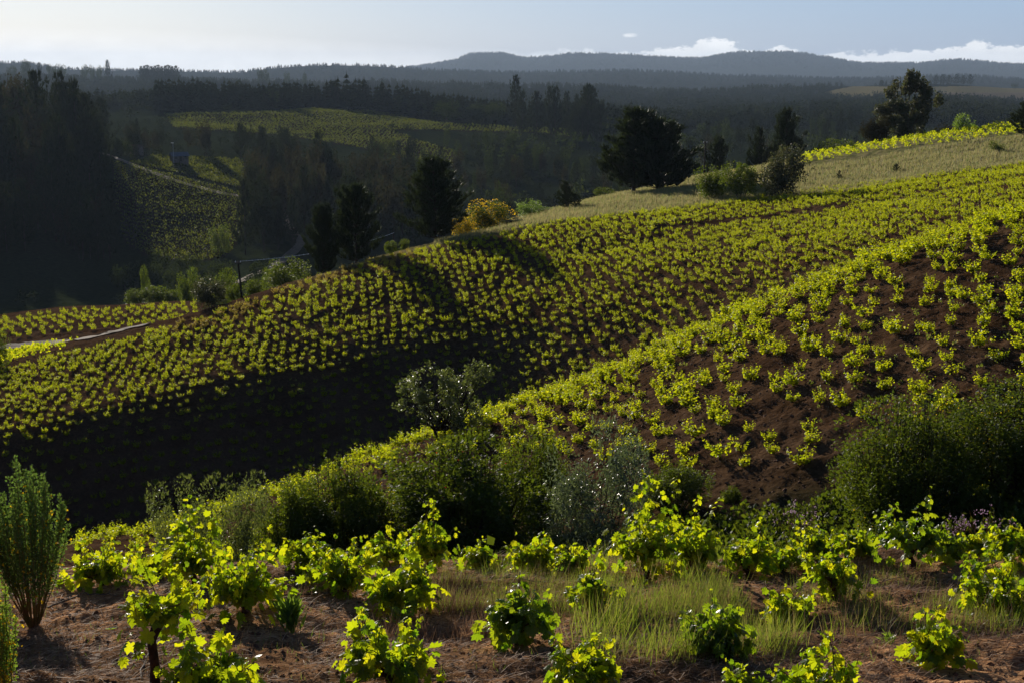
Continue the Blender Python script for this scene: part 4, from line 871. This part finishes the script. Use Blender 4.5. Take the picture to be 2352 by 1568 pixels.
gully('t1', lambda: tree('small_tree', TRB, 420, 13000, .021, 'treeleaf', .018, .16, 13, droop=.2, shell=.9, stems=3), 1018, 802, 0, 240, 'small open crowned tree standing on the low spur', 'tree', 'small_tree')

# ================================================================== foreground
def stem_shrub(name, seed, stems, h, w, label, loc, flowers=200, leafy=.34, m='broom', lm='olive'):
    """many thin stems from one foot fanning upward, small leaves over the upper half, yellow flowers"""
    r = np.random.default_rng(seed); root = empty(name, loc); st, fo, fl = Acc(), Acc(), Acc()
    for i in range(stems):
        a = r.random()*6.28; q = math.sqrt(r.random()); top = h*(1.0-.40*q**1.7)*(.86+.16*r.random()); e_ = np.array([math.cos(a)*q*w*.46, math.sin(a)*q*w*.46, top]); b = np.array([math.cos(a)*.03, math.sin(a)*.03, -.03])
        md = b*.5+e_*.5+np.array([math.cos(a), math.sin(a), 0])*q*w*.05; t = np.linspace(0, 1, 9)[:, None]; C = b*(1-t)**2+2*md*t*(1-t)+e_*t**2; C[1:-1] += r.normal(size=(7, 3))*.006; tube(st, C, np.linspace(.006, .002, 9), 4)
        n = 230; tt = leafy+(1-leafy)*r.random(n)**.85; P = np.stack([np.interp(tt*8, np.arange(9), C[:, j]) for j in range(3)], 1); o_ = rdir(n, r); rad = .042*h*(1.05-.8*(tt-leafy)/(1-leafy))+.004
        P = P+o_*(rad*r.random(n))[:, None]; stamp(fo, KITE*np.array([.8, 1, 1]), KITE_F, P, unit(o_*.6+np.array([0, 0, .7])), rdir(n, r), .0155*h*(.7+.6*r.random(n)))
        k = max(1, flowers//stems); tt = leafy*1.05+(.92-leafy)*r.random(k); P = np.stack([np.interp(tt*8, np.arange(9), C[:, j]) for j in range(3)], 1)+rdir(k, r)*.045*h
        for s_ in range(3): stamp(fl, KITE*np.array([1.1, 1, 1]), KITE_F, P, rdir(k, r), rdir(k, r), .014*h)
    ob('stem', st.mesh('stem', [M['cane']]), root); ob('foliage', fo.mesh('foliage', [M[m]]), root); ob('blossom', fl.mesh('blossom', [M['yellow']]), root); return tag(root, label, 'shrub')
x, y, z = at(78, 1438); stem_shrub('flowering_shrub', 501, 64, top_h(x, y, z, 1042), 235*y/F, 'tall upright shrub with yellow flowers at the left', (x, y, z), m='shrub')
x, y, z = at(4, 1600); z = gz(x, y); x, y, z = spot(2, 8.8); stem_shrub('flowering_shrub', 502, 26, top_h(x, y, z, 1285), 130*y/F, 'thin stemmed shrub in the bottom left corner', (x, y, z), 320, m='fresh')

FG = [ # u, top row, foot row, width, label, options
 (488,1482,1640,235,'vine cut by the bottom edge, two leafy tufts near bottom left',dict(leaves=15,lsz=.115)),
 (890,1436,1600,250,'wide low vine cut by the bottom edge, left of centre',dict(tall=2)),
 (1340,1466,1625,180,'low vine cut by the bottom edge just right of centre',dict(tall=1,shoots=10)),
 (1700,1522,1660,130,'small vine just peeping over the bottom edge',dict(shoots=7)),
 (1888,1462,1640,190,'vine with one thin wandering cane at the bottom right of centre',dict(tall=2,shoots=9)),
 (352,1334,1592,205,'goblet vine with tall dark trunk at the lower left',dict(trunk=.62,lean=.30,trunk_r=.034,shoots=11,leaves=13)),
 (1186,1320,1476,165,'upright dark green vine in the middle of the dry grass',dict(shoots=14,leaves=18)),
 (1642,1385,1502,158,'round shaded vine at the edge of the tall grass',dict(shoots=14,leaves=18)),
 (2140,1405,1528,150,'vine with pale leaf undersides at the lower right',dict(shoots=10)),
 (2292,1282,1420,230,'broad bright vine at the right edge',dict(shoots=16,leaves=17)),
 (925,1258,1405,170,'vine with big yellow green leaves left of the grass',dict(shoots=12,tall=1,lsz=.11)),
 (838,1395,1500,50,'single thin leafy shoot beside the big leaved vine',dict(shoots=3,leaves=11,tall=1,trunk=.2)),
 (1362,1272,1405,110,'narrow vine standing in the tall green grass',dict(shoots=9,tall=1)),
 (1915,1282,1378,150,'vine with an old dark stump in its middle',dict(shoots=12,trunk=.5,trunk_r=.045)),
 (1805,1362,1420,130,'low straggling yellowish vine left of the stump vine',dict(shoots=9,leaves=12)),
 (232,1248,1345,185,'low spreading vine right of the flowering shrub',dict(shoots=14)),
 (445,1150,1345,170,'tallest bright vine of the left back row',dict(shoots=16,tall=3,leaves=18)),
 (560,1250,1410,215,'large glowing vine in front of the tallest left one',dict(shoots=18,leaves=18)),
 (365,1270,1325,150,'low leafy vine behind the goblet vine',dict(shoots=9)),
 (705,1208,1310,115,'small back row vine before the broom bush',dict(shoots=10)),
 (785,1238,1360,180,'dense vine before the dark bush, left part',dict(shoots=15)),
 (885,1203,1300,100,'slender back row vine before the dark bush',dict(shoots=9,tall=2)),
 (988,1160,1315,125,'vine with two high curling shoot tips before the dark bush',dict(shoots=12,tall=3)),
 (1100,1248,1305,85,'smallest back row vine at the centre gap',dict(shoots=7)),
 (1222,1220,1318,125,'bushy back row vine left of the glossy bush',dict(shoots=12)),
 (1312,1236,1322,95,'pale leaved vine right beneath the glossy bush',dict(shoots=10)),
 (1482,1100,1330,205,'tallest vine right of the glossy bush',dict(shoots=17,tall=4,leaves=19)),
 (1592,1140,1325,150,'tall bright vine beside the tallest right one',dict(shoots=15,tall=2,leaves=17)),
 (1715,1188,1325,130,'upright vine in the middle of the right back row',dict(shoots=13,tall=1)),
 (1790,1218,1310,90,'narrow vine left of the mauve flowers',dict(shoots=9)),
 (1880,1186,1300,140,'vine beneath the pale mauve wildflowers',dict(shoots=13)),
 (1962,1200,1275,85,'small vine right of the pale mauve wildflowers',dict(shoots=9)),
 (2092,1112,1305,170,'dark vine with one tall spire of silvery leaves',dict(shoots=15,tall=1,leaves=19)),
 (2172,1196,1290,80,'small dark vine right of the spire vine',dict(shoots=8)),
 (2235,1205,1285,90,'vine under the purple wildflowers',dict(shoots=9)),
 (2318,1178,1300,120,'back row vine near the right edge',dict(shoots=12)),
]
for i, (u, vt, vb, w, lb, kw) in enumerate(FG):
    if vb < 1566: x, y, z = at(u, vb)
    else: x, y, z = spot(u, {1640: 8.9, 1600: 9.3, 1625: 9.1, 1660: 8.8, 1592: 9.3}[vb])
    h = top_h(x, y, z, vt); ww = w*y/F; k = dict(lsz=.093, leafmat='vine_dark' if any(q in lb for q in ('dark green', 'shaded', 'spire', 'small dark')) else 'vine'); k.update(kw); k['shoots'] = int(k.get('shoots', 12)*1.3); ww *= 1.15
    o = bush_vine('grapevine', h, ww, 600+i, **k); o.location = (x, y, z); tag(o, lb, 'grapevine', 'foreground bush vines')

# wildflowers, weeds, fallen canes, stones
def wildflower(u, vt, vb, w, m, label, seed, d=None):
    x, y, z = at(u, vb) if d is None else spot(u, d); h = top_h(x, y, z, vt); W = w*y/F; r = np.random.default_rng(seed); root = empty('wildflower', (x, y, z)); st, fo, fl = Acc(), Acc(), Acc()
    for i in range(11):
        a = r.random()*6.28; q = math.sqrt(r.random())*W*.5; e_ = np.array([math.cos(a)*q, math.sin(a)*q*.6, h*(.75+.27*r.random())]); tube(st, [(0, 0, 0), e_*.5+r.normal(size=3)*.02, e_], [.005, .004, .002], 4)
        for j in range(3):
            e2 = e_*.75+r.normal(size=3)*.05+np.array([0, 0, h*.22*r.random()]); tube(st, [e_*.6, e2], [.003, .0015], 3)
            P = e2+r.normal(size=(4, 3))*.014; [stamp(fl, KITE*np.array([1.2, 1, 1]), KITE_F, P, rdir(4, r), rdir(4, r), .016) for _ in range(2)]
        n = 12; t = r.random(n); P = e_*t[:, None]; stamp(fo, BLADE*np.array([.5, 1, 1]), BLADE_F, P, unit(rdir(n, r)+np.array([0, 0, .6])), rdir(n, r), .05)
    ob('stem', st.mesh('stem', [M['cane']]), root); ob('foliage', fo.mesh('foliage', [M['broom']]), root); ob('blossom', fl.mesh('blossom', [M[m]]), root); tag(root, label, 'wildflower')
wildflower(1825, 1150, 1290, 120, 'mauve', 'pale mauve wildflowers rising behind the right back row', 701, 16.3)
0 and wildflower(1915, 1165, 1290, 100, 'mauve', 'second pale mauve wildflower clump, right of the first', 705, 16.6)
wildflower(2190, 1185, 1290, 90, 'mauve', 'purple wildflowers right of the spire vine', 702, 15.8)
wildflower(2260, 1165, 1290, 130, 'mauve', 'tallest purple wildflower clump near the right edge', 703, 16.2)
wildflower(1992, 1560, 1600, 30, 'red', 'tiny red flowers near the bottom edge', 704, 9.4) if False else None
def weed(u, vt, vb, w, label, seed, n=60, bw=.035, m='fresh'):
    x, y, z = at(u, vb); h = top_h(x, y, z, vt); r = np.random.default_rng(seed); a = Acc(); W = w*y/F; P = np.stack([r.normal(size=n)*W*.08, r.normal(size=n)*W*.08, h*.5*r.random(n)], 1)
    T = np.array([(-bw*.5, 0, 0), (bw*.5, 0, 0), (bw, .5, .05), (-bw, .5, .05), (0, 1, .12)]); o_ = rdir(n, r)*np.array([1, 1, .2]); stamp(a, T, THIN_F, P, unit(o_*W/h*.8+np.array([0, 0, 1])), rdir(n, r), h*(.35+.35*r.random(n)))
    o = ob('weed', a.mesh('weed', [M[m]])); o.location = (x, y, z); tag(o, label, 'weed')
weed(668, 1355, 1455, 110, 'spiky green weed on the brown soil left of centre', 711, 70, .09)
weed(925, 1380, 1430, 120, 'leafy green weed under the big leaved vine', 712, 50, .12)
weed(1985, 1395, 1420, 34, 'tiny green tussock on the bare soil at right', 713, 60, .06)
weed(2040, 1440, 1478, 90, 'sparse green weed below the stump vine', 714, 40, .08)
weed(2170, 1445, 1475, 50, 'small low weed left of the lower right vine', 715, 30, .1)
def fallen(pts, rad, label, seed=1):
    a = Acc(); P = []
    for u, v in pts: x, y, z = at(u, v); P.append((x, y, z+rad+.012))
    P = np.array(P); P[1:-1, 2] += .02; r = np.random.default_rng(seed); t = np.linspace(0, 1, 14); q = np.linspace(0, 1, len(P)); C = np.stack([np.interp(t, q, P[:, j]) for j in range(3)], 1); C += r.normal(size=C.shape)*.008
    C[:, 2] = np.maximum(C[:, 2], ground(C[:, 0], C[:, 1])+rad*.8); tube(a, C, np.linspace(rad, rad*.4, 14), 5)
    for k in (4, 8, 11): tube(a, [C[k], C[k]+r.normal(size=3)*.06+np.array([0, 0, .05])], [rad*.6, rad*.2], 4)
    tag(ob('fallen_cane', a.mesh('fallen_cane', [M['twig']])), label, 'twig')
fallen([(110, 1405), (190, 1372), (270, 1372)], .010, 'long curved dead cane right of the flowering shrub', 1)
fallen([(325, 1560), (345, 1500), (352, 1485)], .008, 'pale dead cane leaning beside the tall dark trunk', 2)
fallen([(640, 1372), (760, 1370), (830, 1362)], .010, 'dead cane lying across the soil left of centre', 3)
fallen([(170, 1500), (225, 1482), (290, 1470)], .007, 'thin dead cane below the goblet vine', 4)
fallen([(1130, 1330), (1260, 1345), (1390, 1335)], .007, 'dark dead cane under the bushy back row vine', 5)
fallen([(1900, 1385), (2000, 1350), (2110, 1325)], .007, 'thin dark cane arching right of the stump vine', 6)
fallen([(2180, 1375), (2060, 1400), (1990, 1398)], .006, 'short dead twig left of the broad right vine', 7)
for i, (u, v, s, lb) in enumerate(((250, 1493, .022, 'small pale stone left of the tall trunk'), (333, 1482, .018, 'little pale stone beside the tall trunk'), (590, 1420, .016, 'tiny stone right of the goblet vine'), (820, 1598, .02, 'x'))[:3]):
    x, y, z = at(u, v); r = np.random.default_rng(i); d = rdir(26, r); a = Acc(); import mathutils
    bm_ = __import__('bmesh').new(); [bm_.verts.new(tuple(q*np.array([1.5, 1, .6])*s*(.8+.3*r.random()))) for q in d]; __import__('bmesh').ops.convex_hull(bm_, input=bm_.verts)
    me = bpy.data.meshes.new('stone'); bm_.to_mesh(me); bm_.free(); me.materials.append(M['stone']); o = ob('stone', me); o.location = (x, y, z+s*.2); tag(o, lb, 'stone')

# ground litter and grasses of the foreground
def fgpts(n, ur, vr, r, poly=None):
    u = ur[0]+(ur[1]-ur[0])*r.random(n); v = vr[0]+(vr[1]-vr[0])*r.random(n)
    if poly is not None: k = poly_in(u, v, poly); u, v = u[k], v[k]
    d = np.full(len(u), 7.0); done = np.zeros(len(u), bool)
    for _ in range(600):
        x, z = uv2xz(u, v, d); h_ = (ground(x, d) > z) | (d > 24); done |= h_; d = np.where(done, d, d*1.0022)
        if done.all(): break
    x, z = uv2xz(u, v, d); k = d < 17.5; return x[k], d[k], ground(x[k], d[k])
r = np.random.default_rng(901)
n = 95000; y_ = 8.2+8.6*r.random(n)**1.15; s_ = (r.random(n)-.5)*.86; x_ = s_*y_; dens = fbm(x_*.9, y_*.9, 3); k = dens+.35*r.random(n) > -.02; x_, y_ = x_[k], y_[k]; n = len(x_)
a = Acc(); th = r.normal(size=n)*.75; d_ = np.stack([np.cos(th), np.sin(th)*.9, r.normal(size=n)*.22], 1)
T = np.array([(-.018, 0, 0), (.018, 0, 0), (.02, .5, .05), (-.02, .5, .05), (0, 1, 0)])
stamp(a, T, THIN_F, np.stack([x_, y_, ground(x_, y_)+.004+.012*r.random(n)], 1), d_, np.stack([r.normal(size=n)*.4, r.normal(size=n)*.4, np.ones(n)], 1), .05+.13*r.random(n)**2)
tag(ob('dry_straw', a.mesh('dry_straw', [M['dry']])), 'dry straw and mown stalks strewn over the brown soil', 'straw', kind='stuff')
# soil clods
cl = []
for i in range(5):
    q = np.random.default_rng(i); bm_ = __import__('bmesh').new(); [bm_.verts.new(tuple(p*(.7+.5*q.random()))) for p in rdir(14, q)*np.array([1, 1, .7])]; __import__('bmesh').ops.convex_hull(bm_, input=bm_.verts); __import__('bmesh').ops.triangulate(bm_, faces=bm_.faces)
    bm_.verts.index_update(); cl.append((np.array([v.co[:] for v in bm_.verts]), np.array([[w.index for w in f.verts] for f in bm_.faces]), np.zeros(len(bm_.faces), int))); bm_.free()
M['clod'] = noise_mat('soil_clod', [(.3,(.08,.040,.024)),(.7,(.20,.105,.062))], 20, .95, .4, .02)
n = 9000; y_ = 8.2+8.6*r.random(n); x_ = (r.random(n)-.5)*.86*y_
scatter_mesh('soil_clods', cl, np.stack([x_, y_, ground(x_, y_)], 1), .006+.03*r.random(n)**3, [M['clod']], 'crumbled brown soil clods between the vines', cat='soil')
def fg_grass(n, ur, vr, poly, h, m, label, seed, w=.008, lean=.42, name='grass', blades=2):
    r = np.random.default_rng(seed); x, y, z = fgpts(n, ur, vr, r, poly); uu_, vv_ = xyz2uv(x, y, z); ed = np.minimum(1, np.minimum(uu_-ur[0], ur[1]-uu_)/90)*np.minimum(1, np.minimum(vv_-vr[0]+60, vr[1]-vv_)/60); q = (fbm(x*1.7, y*1.7, 3) > -.15) & (r.random(len(x)) < ed); x, y, z = x[q], y[q], z[q]
    grass_stuff(name, x, y, z, h*(.6+.8*np.clip(.5+fbm(x*1.2+9, y*1.2, 2), 0, 1)), m, label, w, lean, seed, blades=blades)
fg_grass(7600, (1300, 1850), (1290, 1530), None, .27, 'grass', 'tall green grass standing between the vines', 911)
fg_grass(4600, (960, 1440), (1300, 1450), None, .17, 'grass', 'thin green grass left of the tall grass', 912)
fg_grass(3400, (840, 1170), (1330, 1490), None, .18, 'dry', 'brown seeding grass beside the dark green vine', 913, .010)
fg_grass(5200, (1740, 2400), (1265, 1470), None, .17, 'grass', 'sparse green grass among the right hand vines', 914)
fg_grass(1800, (2160, 2400), (1350, 1460), None, .20, 'grass', 'tall grass at the foot of the broad right vine', 915)
fg_grass(2600, (1150, 2352), (1300, 1470), None, .30, 'dry', 'thin seeding stalks standing among the grass', 921, .005, .35, 'dead_stalks')
fg_grass(1600, (1480, 1830), (1440, 1520), None, .16, 'grass', 'short grass around the round shaded vine', 916)
fg_grass(5200, (-40, 2400), (1330, 1568), None, .11, 'dry', 'short dead stalks sticking up from the soil', 917, .012, .6, 'dead_stalks')
fg_grass(1300, (-40, 2400), (1330, 1568), None, .08, 'fresh', 'scattered short green seedlings on the soil', 918, .02, .5, 'seedlings')
fg_grass(1200, (560, 900), (1290, 1400), None, .16, 'dry', 'tufts of dead grass behind the left vines', 919, .012, .4, 'dead_stalks')
r = np.random.default_rng(940); xg, yg, zg, ug, vg = region(5200, (-40, 2420), (36, 140), r); k = (vg > L(CREST, ug)) & (fbm(xg*.15, yg*.15, 3) > .0); k &= visible(xg, yg, zg+.1, 50)
scatter_mesh('slope_weeds', [mini_vine(90+i, 12, .30) for i in range(4)], np.stack([xg, yg, zg-.02], 1)[k], .10+.18*r.random(k.sum()), [M['grass']], 'low weeds and grass tufts between the vines on the slopes')
n = 16000; xg, yg, zg, ug, vg = region(n, (600, 2420), (34, 66), r); k = visible(xg, yg, zg+.05, 50); scatter_mesh('soil_clods', cl, np.stack([xg, yg, zg], 1)[k], .015+.07*r.random(k.sum())**4, [M['clod']], 'crumbled clods over the bare flank of the near spur', cat='soil')
# gully floor scrub
r = np.random.default_rng(930); xg, yg, zg, ug, vg = region(5000, (600, 2420), (19, 36), r); k = vg < 1420
scatter_mesh('undergrowth', [mini_vine(70+i, 22, .20) for i in range(5)], np.stack([xg, yg, zg], 1)[k], .25+.5*r.random(k.sum()), [M['broom']], 'dark tangled undergrowth on the gully floor')

# ================================================================== air between the hills
m, n_, l_ = mat('haze'); pv = n_.new('ShaderNodeVolumePrincipled'); pv.inputs['Color'].default_value = (.53, .69, .92, 1); pv.inputs['Density'].default_value = HAZE; pv.inputs['Anisotropy'].default_value = .2
o_ = n_.new('ShaderNodeOutputMaterial'); l_.new(pv.outputs[0], o_.inputs['Volume'])
a = Acc(); zlo = float(ZT.min())-1; box(a, (-26000, -60, zlo), (26000, 14600, float(ZT.max())+40)); tag(ob('haze', a.mesh('haze', [m])), 'thin pale air haze over the valley', 'haze', kind='stuff')
